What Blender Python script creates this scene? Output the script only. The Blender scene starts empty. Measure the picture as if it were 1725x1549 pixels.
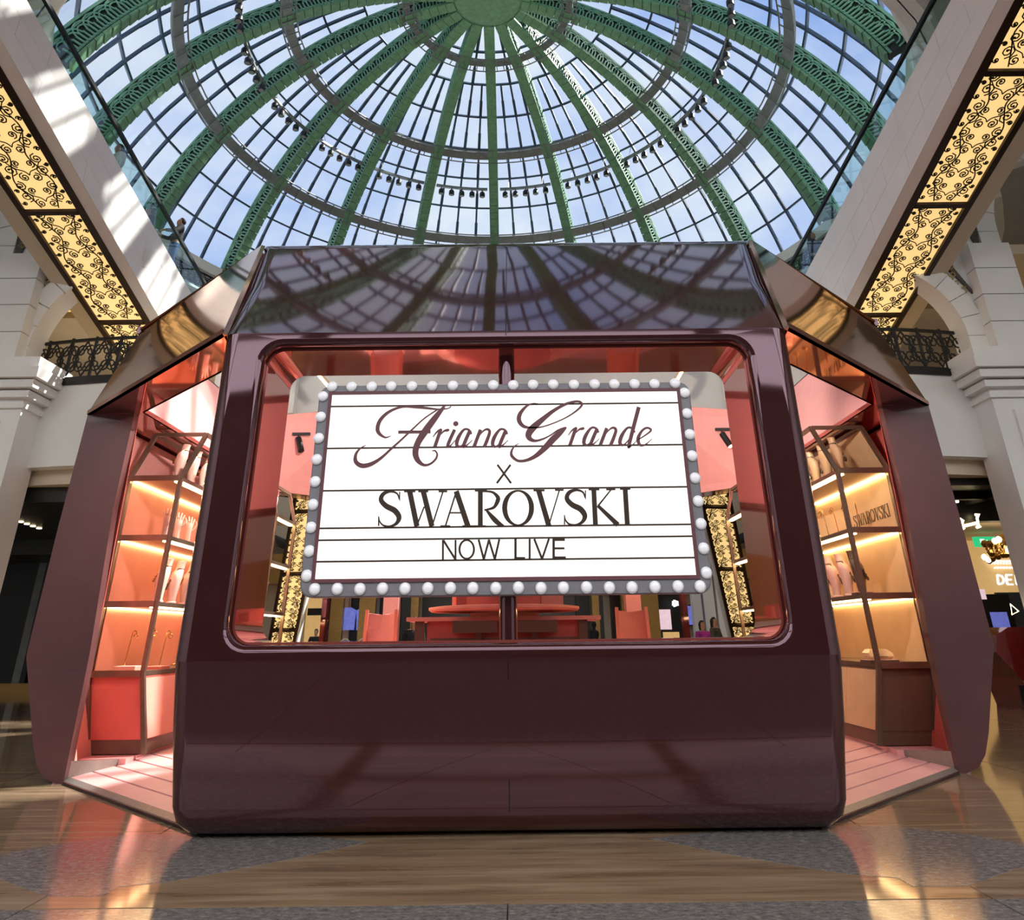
import bpy, bmesh, math, random
from mathutils import Vector, Matrix
random.seed(7)
S = bpy.context.scene
COL = S.collection
PI = math.pi

# ------------------------------------------------------------------ camera
F, TILT, ROLL, YAW, CX0, CH = 1254.18, .42851, -.01115, .00064, .0555, 1.3
IW, IH, PCY = 1725., 1549., 500.
FW = Vector((math.sin(YAW)*math.cos(TILT), math.cos(YAW)*math.cos(TILT), math.sin(TILT)))
RT = Vector((math.cos(YAW), -math.sin(YAW), 0)); UP = RT.cross(FW)
RT, UP = RT*math.cos(ROLL)+UP*math.sin(ROLL), UP*math.cos(ROLL)-RT*math.sin(ROLL)
CAMP = Vector((CX0, 0, CH))
cd = bpy.data.cameras.new('camera'); cam = bpy.data.objects.new('camera', cd); COL.objects.link(cam)
cd.sensor_width = 36; cd.sensor_fit = 'HORIZONTAL'; cd.lens = F/IW*36
cd.shift_y = -(IH/2-PCY)/IW; cd.clip_start = .05; cd.clip_end = 400
cam.matrix_world = Matrix((( RT.x, UP.x, -FW.x, CAMP.x), (RT.y, UP.y, -FW.y, CAMP.y), (RT.z, UP.z, -FW.z, CAMP.z), (0, 0, 0, 1)))
S.camera = cam
def ray(u, v): return FW+RT*((u-IW/2)/F)+UP*((PCY-v)/F)
def aY(u, v, Y): d = ray(u, v); return CAMP+d*(Y/d.y)
def aZ(u, v, Z): d = ray(u, v); return CAMP+d*((Z-CH)/d.z)

# ------------------------------------------------------------------ light
S.view_settings.view_transform = 'Standard'; S.view_settings.look = 'None'
S.view_settings.exposure = 0.8; S.view_settings.gamma = 1.0; S.view_settings.use_curve_mapping = False
W = bpy.data.worlds.new('sky'); S.world = W; W.use_nodes = True
nt = W.node_tree; nt.nodes.clear()
def wn(t, **k):
    n = nt.nodes.new(t)
    for a, b in k.items(): setattr(n, a, b)
    return n
tc = wn('ShaderNodeTexCoord'); mp = wn('ShaderNodeMapping'); mp.inputs['Scale'].default_value = (1.0, 1.0, 1.6)
nz = wn('ShaderNodeTexNoise'); nz.inputs['Scale'].default_value = 2.6; nz.inputs['Detail'].default_value = 7; nz.inputs['Roughness'].default_value = .55
cr = wn('ShaderNodeValToRGB'); cr.color_ramp.elements[0].position = .36; cr.color_ramp.elements[1].position = .62
cr.color_ramp.elements[0].color = (.19, .285, .53, 1); cr.color_ramp.elements[1].color = (.47, .51, .57, 1)
bg = wn('ShaderNodeBackground'); bg.inputs['Strength'].default_value = 1.0; wo = wn('ShaderNodeOutputWorld')
nt.links.new(tc.outputs['Generated'], mp.inputs['Vector']); nt.links.new(mp.outputs[0], nz.inputs['Vector'])
nt.links.new(nz.outputs[0], cr.inputs[0]); nt.links.new(cr.outputs[0], bg.inputs[0]); nt.links.new(bg.outputs[0], wo.inputs[0])
sl = bpy.data.lights.new('sun', 'SUN'); sl.energy = 6.2; sl.angle = .012; sl.color = (1, .95, .86)
sun = bpy.data.objects.new('sun', sl); COL.objects.link(sun)
sun.rotation_euler = Vector((-.62, -.30, -.75)).to_track_quat('-Z', 'Y').to_euler(); sun.location = (20, 0, 40)
S.cycles.use_denoising = True
S.cycles.max_bounces = 10; S.cycles.transparent_max_bounces = 24

# ------------------------------------------------------------------ materials
def lin(c): return tuple(((x/255)/12.92 if x/255 <= .04045 else ((x/255+.055)/1.055)**2.4) for x in c)
MATS = {}
def mat(name, rgb, rough=.5, metal=0., coat=0., emit=0., emitc=None, noise=None, spec=.5, bump=0., alpha=None, trans=0.):
    """rgb in 0-255 display values; noise=(scale, amount, stretch)"""
    m = bpy.data.materials.new(name); m.use_nodes = True; t = m.node_tree; b = t.nodes['Principled BSDF']
    c = lin(rgb)
    b.inputs['Base Color'].default_value = (*c, 1); b.inputs['Roughness'].default_value = rough; b.inputs['Metallic'].default_value = metal
    b.inputs['Coat Weight'].default_value = coat; b.inputs['Coat Roughness'].default_value = .03; b.inputs['Specular IOR Level'].default_value = spec
    b.inputs['Transmission Weight'].default_value = trans
    if emit: b.inputs['Emission Color'].default_value = (*lin(emitc or rgb), 1); b.inputs['Emission Strength'].default_value = emit
    sc, am, st = noise or (14, .10, (1, 1, 1))
    x = t.nodes.new('ShaderNodeTexCoord'); p = t.nodes.new('ShaderNodeMapping'); p.inputs['Scale'].default_value = st
    n = t.nodes.new('ShaderNodeTexNoise'); n.inputs['Scale'].default_value = sc; n.inputs['Detail'].default_value = 5
    r = t.nodes.new('ShaderNodeValToRGB')
    r.color_ramp.elements[0].color = (*[max(0, q*(1-am)) for q in c], 1); r.color_ramp.elements[1].color = (*[q*(1+am) for q in c], 1)
    r.color_ramp.elements[0].position = .3; r.color_ramp.elements[1].position = .7
    t.links.new(x.outputs['Object'], p.inputs[0]); t.links.new(p.outputs[0], n.inputs['Vector']); t.links.new(n.outputs[0], r.inputs[0]); t.links.new(r.outputs[0], b.inputs['Base Color'])
    if bump:
        bp = t.nodes.new('ShaderNodeBump'); bp.inputs['Strength'].default_value = bump; bp.inputs['Distance'].default_value = .02
        t.links.new(n.outputs[0], bp.inputs['Height']); t.links.new(bp.outputs[0], b.inputs['Normal'])
    MATS[name] = m
    return m
def glass_mat(name, rgb, mixf):
    m = bpy.data.materials.new(name); m.use_nodes = True; t = m.node_tree; t.nodes.clear()
    o = t.nodes.new('ShaderNodeOutputMaterial'); mx = t.nodes.new('ShaderNodeMixShader'); a = t.nodes.new('ShaderNodeBsdfTransparent'); g = t.nodes.new('ShaderNodeBsdfGlossy')
    lf = t.nodes.new('ShaderNodeLayerWeight'); lf.inputs[0].default_value = .5; lw = t.nodes.new('ShaderNodeMath'); lw.operation = 'POWER'; lw.inputs[1].default_value = 3.; t.links.new(lf.outputs['Facing'], lw.inputs[0])
    mu = t.nodes.new('ShaderNodeMath'); mu.operation = 'MULTIPLY'; mu.inputs[1].default_value = mixf
    a.inputs[0].default_value = (*lin(rgb), 1); g.inputs['Roughness'].default_value = .02
    t.links.new(lw.outputs[0], mu.inputs[0]); t.links.new(mu.outputs[0], mx.inputs[0]); t.links.new(a.outputs[0], mx.inputs[1]); t.links.new(g.outputs[0], mx.inputs[2]); t.links.new(mx.outputs[0], o.inputs[0])
    MATS[name] = m; return m
mat('burgundy', (56, 22, 21), .045, 0, 0, noise=(3, .06, (1, 1, 1)))
_b = MATS['burgundy'].node_tree.nodes['Principled BSDF']; _b.inputs['IOR'].default_value = 1.92; _b.inputs['Specular Tint'].default_value = (1, .70, .84, 1)
mat('burgundy_satin', (92, 56, 58), .38, 0, .25, noise=(3, .08, (1, 1, 1)))
mat('bronze', (176, 122, 84), .07, 1.0, 0, noise=(2, .05, (1, 1, 1)))
mat('copper_mirror', (228, 162, 150), .05, 1.0, 0, noise=(2, .04, (1, 1, 1)))
mat('coral_gloss', (186, 96, 88), .07, .55, 1.0, noise=(3, .05, (1, 1, 1)))
mat('coral', (236, 150, 134), .5, noise=(4, .04, (1, 1, 1)))
mat('coral_red', (208, 98, 88), .45, noise=(4, .05, (1, 1, 1)))
mat('blush', (238, 172, 170), .5, noise=(6, .04, (1, 1, 1)))
mat('blush_pale', (240, 196, 184), .55, noise=(9, .06, (1, 1, 1)))
mat('beige_panel', (216, 178, 136), .35, noise=(5, .06, (1, 1, 1)))
mat('taupe_metal', (128, 112, 98), .32, .75, noise=(20, .06, (1, 1, 1)))
mat('taupe_dark', (104, 76, 64), .45, .1, noise=(8, .06, (1, 1, 1)))
mat('gold_metal', (214, 176, 108), .22, 1., noise=(20, .06, (1, 1, 1)))
mat('sign_grey', (136, 135, 142), .4, .0, noise=(30, .05, (1, 1, 1)))
mat('sign_face', (255, 250, 244), .5, emit=.52, emitc=(255, 250, 243), noise=(3, .01, (1, 1, 1)))
mat('letter_maroon', (112, 68, 76), .5, noise=(6, .05, (1, 1, 1)))
mat('letter_dark', (56, 38, 26), .5, noise=(6, .05, (1, 1, 1)))
mat('bulb', (240, 240, 248), .12, 0, .6, emit=.14, emitc=(255, 255, 255), noise=(30, .03, (1, 1, 1)))
mat('bulb_rim', (226, 226, 232), .3, .3)
mat('led', (255, 226, 170), .5, emit=9., emitc=(255, 214, 150))
mat('fill_glow', (255, 244, 226), .6, emit=1.6, emitc=(250, 250, 250))
mat('led_white', (255, 240, 210), .5, emit=6., emitc=(255, 232, 190))
mat('dome_green', (116, 164, 134), .55, .0, noise=(5, .18, (1, 1, 1)))
mat('dome_green_light', (104, 146, 108), .5, .0, noise=(6, .18, (1, 1, 1)))
mat('dome_dark', (22, 36, 32), .6, noise=(5, .1, (1, 1, 1)))
mat('glazing_bar', (72, 88, 108), .5, .2, noise=(5, .1, (1, 1, 1)))
mat('steel_grey', (130, 132, 130), .45, .4, noise=(5, .12, (1, 1, 1)))
mat('black', (18, 18, 20), .4, noise=(9, .1, (1, 1, 1)))
mat('iron', (26, 22, 20), .5, .3, noise=(9, .1, (1, 1, 1)))
mat('bronze_dark', (50, 30, 20), .4, .4, noise=(9, .1, (1, 1, 1)))
mat('white_stone', (246, 245, 242), .45, noise=(1.2, .035, (1, 1, 1)))
mat('white_plaster', (242, 242, 239), .6, noise=(.8, .03, (1, 1, 1)))
mat('hall_dark', (70, 64, 60), .6, noise=(.5, .25, (1, 1, 1)))
mat('cream', (222, 206, 182), .6, noise=(1.5, .04, (1, 1, 1)))
mat('amber_panel', (255, 226, 166), .5, emit=.52, emitc=(255, 214, 140), noise=(1.6, .10, (1, 1, 1)))
mat('ornament_dark', (84, 78, 74), .6, noise=(7, .3, (1, 1, 1)))
mat('ornament_gold', (164, 138, 86), .45, .4, noise=(9, .15, (1, 1, 1)))
mat('shop_dark', (46, 46, 44), .3, noise=(2, .15, (1, 1, 1)))
mat('shop_gold', (176, 136, 70), .35, .3, noise=(3, .12, (1, 1, 4)))
mat('shop_warm', (220, 186, 130), .5, emit=.25, emitc=(255, 206, 130), noise=(3, .1, (1, 1, 1)))
mat('neon', (255, 240, 200), .4, emit=3., emitc=(255, 232, 180))
mat('sign_white_letter', (240, 240, 240), .4, emit=.5, emitc=(255, 255, 255))
mat('blue_glow', (120, 130, 205), .3, emit=.35, emitc=(110, 120, 210), noise=(6, .5, (1, 1, 1)))
mat('poster_pink', (226, 196, 206), .4, emit=.5, emitc=(226, 196, 206), noise=(5, .25, (1, 1, 1)))
mat('exit_green', (40, 150, 100), .4, emit=.8, emitc=(40, 170, 110))
mat('skin', (196, 146, 118), .5, noise=(8, .05, (1, 1, 1)))
mat('hair', (30, 22, 18), .5, noise=(40, .2, (1, 1, 1)))
mat('cloth_grey', (66, 64, 66), .8, noise=(20, .12, (1, 1, 1)))
mat('denim', (52, 84, 134), .8, noise=(30, .15, (1, 1, 1)))
mat('cloth_black', (26, 26, 30), .8, noise=(20, .1, (1, 1, 1)))
mat('cloth_magenta', (196, 62, 176), .8, noise=(20, .1, (1, 1, 1)))
mat('cloth_olive', (84, 84, 66), .8, noise=(20, .1, (1, 1, 1)))
mat('cloth_white', (228, 226, 222), .8, noise=(20, .05, (1, 1, 1)))
mat('car_red', (120, 20, 24), .15, 0, 1.)
mat('rubber', (14, 14, 15), .6)
mat('joint', (40, 34, 28), .6)
mat('plank_groove', (70, 34, 34), .7)
mat('step_metal', (150, 146, 140), .4, .4, noise=(20, .08, (1, 1, 1)))
glass_mat('dome_glass', (250, 252, 253), .25)
glass_mat('balustrade_glass', (226, 240, 238), .5)
glass_mat('shop_glass', (214, 222, 222), .6)
# polished stones of the floor
def stone(name, c1, c2, c3, kind, rough):
    m = bpy.data.materials.new(name); m.use_nodes = True; t = m.node_tree; b = t.nodes['Principled BSDF']
    x = t.nodes.new('ShaderNodeTexCoord'); p = t.nodes.new('ShaderNodeMapping'); n = t.nodes.new('ShaderNodeTexNoise'); r = t.nodes.new('ShaderNodeValToRGB')
    if kind == 'vein': p.inputs['Scale'].default_value = (.55, 6.5, 1); p.inputs['Rotation'].default_value = (0, 0, .05); n.inputs['Scale'].default_value = 1.5; n.inputs['Detail'].default_value = 9; n.inputs['Roughness'].default_value = .62; n.inputs['Distortion'].default_value = .5
    else: n.inputs['Scale'].default_value = 18; n.inputs['Detail'].default_value = 12; n.inputs['Roughness'].default_value = .85; p.inputs['Scale'].default_value = (1, 1.6, 1)
    e = r.color_ramp.elements; e[0].position = .32; e[1].position = .68; e[0].color = (*lin(c1), 1); e[1].color = (*lin(c3), 1); k = e.new(.5); k.color = (*lin(c2), 1)
    t.links.new(x.outputs['Object'], p.inputs[0]); t.links.new(p.outputs[0], n.inputs['Vector']); t.links.new(n.outputs[0], r.inputs[0]); t.links.new(r.outputs[0], b.inputs['Base Color'])
    b.inputs['Roughness'].default_value = rough; b.inputs['Specular IOR Level'].default_value = .6
    MATS[name] = m; return m
stone('marble', (118, 96, 74), (146, 122, 97), (168, 146, 122), 'vein', .08)
stone('granite', (64, 62, 62), (118, 115, 113), (180, 176, 172), 'grain', .12)

# ------------------------------------------------------------------ mesh helpers
class MB:
    def __init__(s): s.v = []; s.f = []
    def add(s, vs, fs):
        o = len(s.v); s.v += [tuple(q) for q in vs]; s.f += [tuple(i+o for i in q) for q in fs]; return s
    def box(s, c, d, M=None):
        x, y, z = d[0]/2, d[1]/2, d[2]/2
        vs = [Vector((a*x, b*y, e*z)) for a in (-1, 1) for b in (-1, 1) for e in (-1, 1)]
        if M is not None: vs = [M @ q for q in vs]
        vs = [q+Vector(c) for q in vs]
        return s.add(vs, [(0, 1, 3, 2), (4, 6, 7, 5), (0, 4, 5, 1), (2, 3, 7, 6), (0, 2, 6, 4), (1, 5, 7, 3)])
    def b2(s, lo, hi): return s.box([(a+b)/2 for a, b in zip(lo, hi)], [abs(b-a) for a, b in zip(lo, hi)])
    def beam(s, a, b, w, h, up=(0, 0, 1)):
        a, b = Vector(a), Vector(b); d = b-a; L = d.length
        if L < 1e-6: return s
        d.normalize(); u = Vector(up)
        if abs(d.dot(u)) > .98: u = Vector((1, 0, 0)) if abs(d.x) < .9 else Vector((0, 1, 0))
        r = d.cross(u).normalized(); u = r.cross(d)
        M = Matrix((r, d, u)).transposed()
        return s.box((a+b)/2, (w, L, h), M)
    def slab(s, A, B, C, D, off):
        """a quad A B C D with thickness along vector off"""
        o = Vector(off); q = [Vector(k) for k in (A, B, C, D)]
        return s.add(q+[k+o for k in q], [(0, 1, 2, 3), (7, 6, 5, 4), (0, 4, 5, 1), (1, 5, 6, 2), (2, 6, 7, 3), (3, 7, 4, 0)])
    def prism(s, poly, off):
        o = Vector(off); q = [Vector(k) for k in poly]; n = len(q)
        return s.add(q+[k+o for k in q], [tuple(range(n)), tuple(range(2*n-1, n-1, -1))]+[(i, i+n, (i+1) % n+n, (i+1) % n) for i in range(n)])
    def tube(s, pts, r, n=8, closed=False, cap=True):
        P = [Vector(p) for p in pts]; m = len(P); R = r if isinstance(r, (list, tuple)) else [r]*m
        o = len(s.v); ref = None
        for i in range(m):
            a = P[(i-1) % m] if (closed or i) else P[0]; b = P[(i+1) % m] if (closed or i < m-1) else P[-1]
            d = (b-a).normalized() if (b-a).length > 1e-9 else Vector((0, 0, 1))
            if ref is None: ref = Vector((0, 0, 1)) if abs(d.z) < .9 else Vector((1, 0, 0))
            x = (ref-d*ref.dot(d)).normalized(); ref = x; y = d.cross(x)
            for k in range(n):
                t = 2*PI*k/n; s.v.append(tuple(P[i]+(x*math.cos(t)+y*math.sin(t))*R[i]))
        for i in range(m if closed else m-1):
            for k in range(n):
                a = o+i*n; b = o+((i+1) % m)*n; s.f.append((a+k, a+(k+1) % n, b+(k+1) % n, b+k))
        if cap and not closed: s.f.append(tuple(o+k for k in range(n))[::-1]); s.f.append(tuple(o+(m-1)*n+k for k in range(n)))
        return s
    def lathe(s, prof, n=16, c=(0, 0, 0), M=None):
        o = len(s.v); c = Vector(c)
        for r, z in prof:
            for k in range(n):
                q = Vector((r*math.cos(2*PI*k/n), r*math.sin(2*PI*k/n), z))
                s.v.append(tuple((M @ q if M is not None else q)+c))
        m = len(prof)
        for i in range(m-1):
            for k in range(n): s.f.append((o+i*n+k, o+i*n+(k+1) % n, o+(i+1)*n+(k+1) % n, o+(i+1)*n+k))
        s.f.append(tuple(o+k for k in range(n))[::-1]); s.f.append(tuple(o+(m-1)*n+k for k in range(n)))
        return s
    def loft(s, loops, caps=True):
        o = len(s.v); n = len(loops[0])
        for L in loops: s.v += [tuple(q) for q in L]
        for i in range(len(loops)-1):
            for k in range(n): s.f.append((o+i*n+k, o+i*n+(k+1) % n, o+(i+1)*n+(k+1) % n, o+(i+1)*n+k))
        if caps: s.f.append(tuple(o+k for k in range(n))[::-1]); s.f.append(tuple(o+(len(loops)-1)*n+k for k in range(n)))
        return s
    def ribbon(s, pts, ws, n, t, bn):
        """a flat stroke of varying width: pts 3D, ws widths, n = face normal, t = thickness"""
        n = Vector(n).normalized(); P = [Vector(p) for p in pts]; m = len(P); L = []
        for i in range(m):
            d = (P[min(i+1, m-1)]-P[max(i-1, 0)])
            d = d.normalized() if d.length > 1e-9 else Vector(bn)
            w = n.cross(d).normalized()*ws[i]/2
            L.append((P[i]-w, P[i]+w))
        o = len(s.v)
        for a, b in L: s.v += [tuple(a), tuple(b), tuple(b+n*t), tuple(a+n*t)]
        for i in range(m-1):
            a = o+4*i; b = a+4
            for k in range(4): s.f.append((a+k, a+(k+1) % 4, b+(k+1) % 4, b+k))
        s.f.append((o+3, o+2, o+1, o)); e = o+4*(m-1); s.f.append((e, e+1, e+2, e+3))
        return s
    def mesh(s, name, m, smooth=False):
        me = bpy.data.meshes.new(name); me.from_pydata(s.v, [], s.f); me.update()
        bm = bmesh.new(); bm.from_mesh(me); bmesh.ops.recalc_face_normals(bm, faces=bm.faces); bm.to_mesh(me); bm.free()
        me.materials.append(MATS[m] if isinstance(m, str) else m)
        if smooth:
            for p in me.polygons: p.use_smooth = True
            try: me.set_sharp_from_angle(angle=math.radians(35))
            except Exception: pass
        return me
    def build(s, name, m, parent=None, smooth=False, loc=None):
        return obj(name, s.mesh(name, m, smooth), parent, loc)
def obj(name, me, parent=None, loc=None):
    """mesh given in world coordinates; a parented mesh keeps its place"""
    o = bpy.data.objects.new(name, me); COL.objects.link(o)
    if loc is not None: o.location = loc
    if parent is not None:
        o.parent = parent; o.matrix_parent_inverse = WM(parent).inverted()
    return o
def WM(o):
    m = Matrix.LocRotScale(o.location, o.rotation_euler, o.scale)
    return WM(o.parent) @ o.matrix_parent_inverse @ m if o.parent else m
def tag(o, label=None, cat=None, group=None, kind=None):
    for k, v in (('label', label), ('category', cat), ('group', group), ('kind', kind)):
        if v: o[k] = v
    return o
def thing(name, label, cat, loc=(0, 0, 0), group=None, rz=0):
    o = bpy.data.objects.new(name, None); COL.objects.link(o); o.location = loc; o.rotation_euler = (0, 0, rz); o.empty_display_size = .2
    return tag(o, label, cat, group)
def struct(o): o['kind'] = 'structure'; return o
def copy_tree(o, parent=None):
    c = o.copy(); COL.objects.link(c)
    if parent is not None: c.parent = parent
    for ch in list(o.children): copy_tree(ch, c)
    return c
def catmull(P, n=8):
    out = []; m = len(P)
    for i in range(m-1):
        p0, p1, p2, p3 = P[max(i-1, 0)], P[i], P[i+1], P[min(i+2, m-1)]
        for k in range(n):
            t = k/n; out.append(tuple(.5*((2*b)+(c-a)*t+(2*a-5*b+4*c-d)*t*t+(3*b-a-3*c+d)*t**3) for a, b, c, d in zip(p0, p1, p2, p3)))
    out.append(tuple(P[-1])); return out
def rrect(x0, x1, y0, y1, r, n=6):
    pts = []
    for cx, cy, a in ((x1-r, y1-r, 0), (x0+r, y1-r, 90), (x0+r, y0+r, 180), (x1-r, y0+r, 270)):
        for k in range(n+1):
            t = math.radians(a+90*k/n); pts.append((cx+r*math.cos(t), cy+r*math.sin(t)))
    return pts
def fill2d(outer, holes, depth, place, m, name, parent=None, bevel=0.):
    """flat shape with holes, thickness along local z, put in the world by place(x, y, z)"""
    cu = bpy.data.curves.new('tmp', 'CURVE'); cu.dimensions = '2D'; cu.fill_mode = 'BOTH'; cu.extrude = depth/2
    for L in [outer]+list(holes):
        sp = cu.splines.new('POLY'); sp.points.add(len(L)-1); sp.use_cyclic_u = True
        for q, (x, y) in zip(sp.points, L): q.co = (x, y, 0, 1)
    t = bpy.data.objects.new('tmp', cu); COL.objects.link(t)
    dg = bpy.context.evaluated_depsgraph_get(); me = bpy.data.meshes.new_from_object(t.evaluated_get(dg))
    bpy.data.objects.remove(t); bpy.data.curves.remove(cu)
    for v in me.vertices: v.co = place(*v.co)
    me.materials.clear(); me.materials.append(MATS[m]); me.name = name
    bm = bmesh.new(); bm.from_mesh(me); bmesh.ops.recalc_face_normals(bm, faces=bm.faces); bm.to_mesh(me); bm.free()
    return obj(name, me, parent)
ORD = ['first', 'second', 'third', 'fourth', 'fifth', 'sixth', 'seventh', 'eighth', 'ninth', 'tenth', 'eleventh', 'twelfth']

# ================================================================== FLOOR
fl = struct(MB().b2((-40, -20, -.3), (40, 60, -.008)).build('floor', 'joint'))
G = .006
def slab(poly, m, z=0., name='slab', parent=fl):
    c = [sum(p[i] for p in poly)/len(poly) for i in (0, 1)]
    q = []
    for x, y in poly:
        d = Vector((c[0]-x, c[1]-y)); d = d.normalized()*G; q.append((x+d.x, y+d.y, z))
    return MB().prism(q, (0, 0, -.012)).build(name, m, parent)
for a, b in ((-8, -2.6), (-2.6, 0), (0, 2.6), (2.6, 8)): slab([(a, 2.2), (b, 2.2), (b, 4.98), (a, 4.98)], 'granite')
slab([(0, 4.99), (1.95, 6.75), (-1.95, 6.75)], 'marble')
for s in (-1, 1):
    slab([(0, 4.99), (s*1.95, 6.75), (s*2.6, 6.75), (s*2.6, 4.99)], 'marble')
    slab([(s*2.6, 4.99), (s*2.6, 6.75), (s*5.2, 6.75), (s*5.2, 4.99)], 'marble')
    slab([(s*5.2, 4.99), (s*5.2, 6.75), (s*8, 6.75), (s*8, 4.99)], 'marble')
gl = [(623, 1417), (498, 1445), (349, 1474), (279, 1486), (199, 1494), (174, 1509), (80, 1510), (0, 1482)]
gu = [(0, 1440), (75, 1424), (209, 1406), (324, 1404)]
PL = [aZ(u, v, 0) for u, v in gl]; PU = [aZ(u, v, 0) for u, v in gu]
pl = [(p.x, p.y) for p in PL]+[(-3.6, 5.75), (-4.4, 5.9), (-3.9, 6.15)]+[(p.x, p.y) for p in PU]+[(-1.7, 6.62)]
for s in (1, -1): slab([(s*x, y) for x, y in pl], 'granite', .0018, 'inlay')
sm = None
for i in range(-6, 6):
    for j in range(0, 9):
        x0, y0 = i*2.6, 6.75+j*2.9
        if j < 3 and -2 <= i <= 1 and y0 > 7: pass
        if sm is None: sm = MB().b2((G, G, -.012), (2.6-G, 2.9-G, 0)).mesh('slab', 'marble')
        obj('slab', sm, fl, (x0, y0, 0))

# ================================================================== DOME (glazed ceiling)
DX, DY, DZ, DR, NR = -.873, 25.07, 12.13, 16.42, 18
ceil = bpy.data.objects.new('ceiling', None); COL.objects.link(ceil); ceil.location = (DX, DY, 0); struct(ceil)
def sp(phi, az, r=DR):                                   # phi polar angle from the zenith, az from +y clockwise
    return Vector((r*math.sin(phi)*math.sin(az), r*math.sin(phi)*math.cos(az), DZ+r*math.cos(phi)))
P1, P2, P3, P4 = math.asin(3.9/DR), math.asin(9.02/DR), math.asin(12.81/DR), math.asin(15.45/DR)
BAY = 2*PI/NR
def place_d(o): o.parent = ceil; o.matrix_parent_inverse = Matrix.Identity(4); return o
# ribs: a dark core, green lattice on both sides, a light flange below
def rib_parts():
    core, lat, fla = MB(), MB(), MB(); hw = .2; r0, r1 = DR-.15, DR-1.0
    n = 60; ph = [.10+(P4-.10)*i/n for i in range(n+1)]
    L = [[sp(p, 0, r)+Vector((s*(hw-.06), 0, 0)) for r, s in ((r0, -1), (r0, 1), (r1+.04, 1), (r1+.04, -1))] for p in ph]
    core.loft(L)
    for s in (-1, 1):
        x = s*hw; X = Vector((s, 0, 0)); N = 36
        for r, w in ((r0, .10), (r0-.16, .05), (r1+.12, .08)):   # chords
            lat.loft([[sp(p, 0, r+a)+Vector((x+b*s, 0, 0)) for a, b in ((-w/2, -.05), (w/2, -.05), (w/2, 0), (-w/2, 0))] for p in ph])
        for i in range(N):
            pa, pb = .12+(P4-.13)*i/N, .12+(P4-.13)*(i+1)/N; pm = (pa+pb)/2
            for q in (pa, pa+(pb-pa)/3, pa+(pb-pa)*2/3):
                a, b = sp(q, 0, r1+.1)+X*hw, sp(q, 0, r0-.42)+X*hw; lat.beam(a, b, .06, .05, X)
            for rr, wd in ((.34, .05), (.21, .045)):      # interlaced half rings
                pts = []
                for k in range(7):
                    t = PI*k/6; pts.append(sp(pm+math.cos(t)*rr*1.15/DR*1.0, 0, r0-.44+math.sin(t)*rr)+X*(hw-.01))
                for a, b in zip(pts, pts[1:]): lat.beam(a, b, wd, .04, X)
    fl_n = 44
    for i in range(fl_n):
        pa, pb = .10+(P4-.10)*i/fl_n, .10+(P4-.10)*(i+.94)/fl_n
        w = .25; f = [[sp(p, 0, r)+Vector((q, 0, 0)) for r, q in ((r1+.03, -w), (r1+.03, w), (r1-.05-.03*k, w), (r1-.05-.03*k, -w))] for k, p in enumerate((pa, pb))]
        fla.loft(f)
    return core.mesh('rib', 'dome_dark'), lat.mesh('lattice', 'dome_green'), fla.mesh('flange', 'dome_green_light')
rm, lm_, fm = rib_parts()
for i in range(NR):
    r = place_d(bpy.data.objects.new('rib', rm)); COL.objects.link(r); r.rotation_euler = (0, 0, -i*BAY)
    for nm, me in (('lattice', lm_), ('flange', fm)):
        c = bpy.data.objects.new(nm, me); COL.objects.link(c); c.parent = r
# rings
def ring(name, phi, r, sec, m, n=108):
    b = MB(); L = []
    for i in range(n):
        az = 2*PI*i/n; L.append([sp(phi+dp/DR, az, r+dr) for dp, dr in sec])
    o = len(b.v); k = len(sec)
    for q in L: b.v += [tuple(v) for v in q]
    for i in range(n):
        for j in range(k): b.f.append((i*k+j, i*k+(j+1) % k, ((i+1) % n)*k+(j+1) % k, ((i+1) % n)*k+j))
    return place_d(obj(name, b.mesh(name, m, True)))
for phi, w in ((P1, .16), (P2, .22), (P3, .24)):
    ring('ring', phi, DR-.95, ((-w, -.08), (w, -.08), (w, .08), (-w, .08)), 'steel_grey')
    for dp in (-.35, .38):
        ring('ring_rail', phi+dp/DR, DR-1.12, [(.035*math.cos(t*PI/3), .035*math.sin(t*PI/3)) for t in range(6)], 'steel_grey', 90)
    bm_ = MB()
    for i in range(72):
        az = 2*PI*i/72; bm_.beam(sp(phi-.35/DR, az, DR-1.12), sp(phi+.38/DR, az, DR-1.1), .04, .04)
    place_d(bm_.build('ring_bracket', 'steel_grey'))
ring('base_ring', P4, DR, ((-.2, -.35), (.25, -.35), (.25, .2), (-.2, .2)), 'white_stone')
hub = place_d(MB().lathe([(.9, 0), (1.3, .02), (1.62, .10), (1.7, .3), (1.7, 1.1)], 36, (0, 0, DZ+DR-1.14)).build('hub', 'dome_green_light', None, True))
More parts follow.
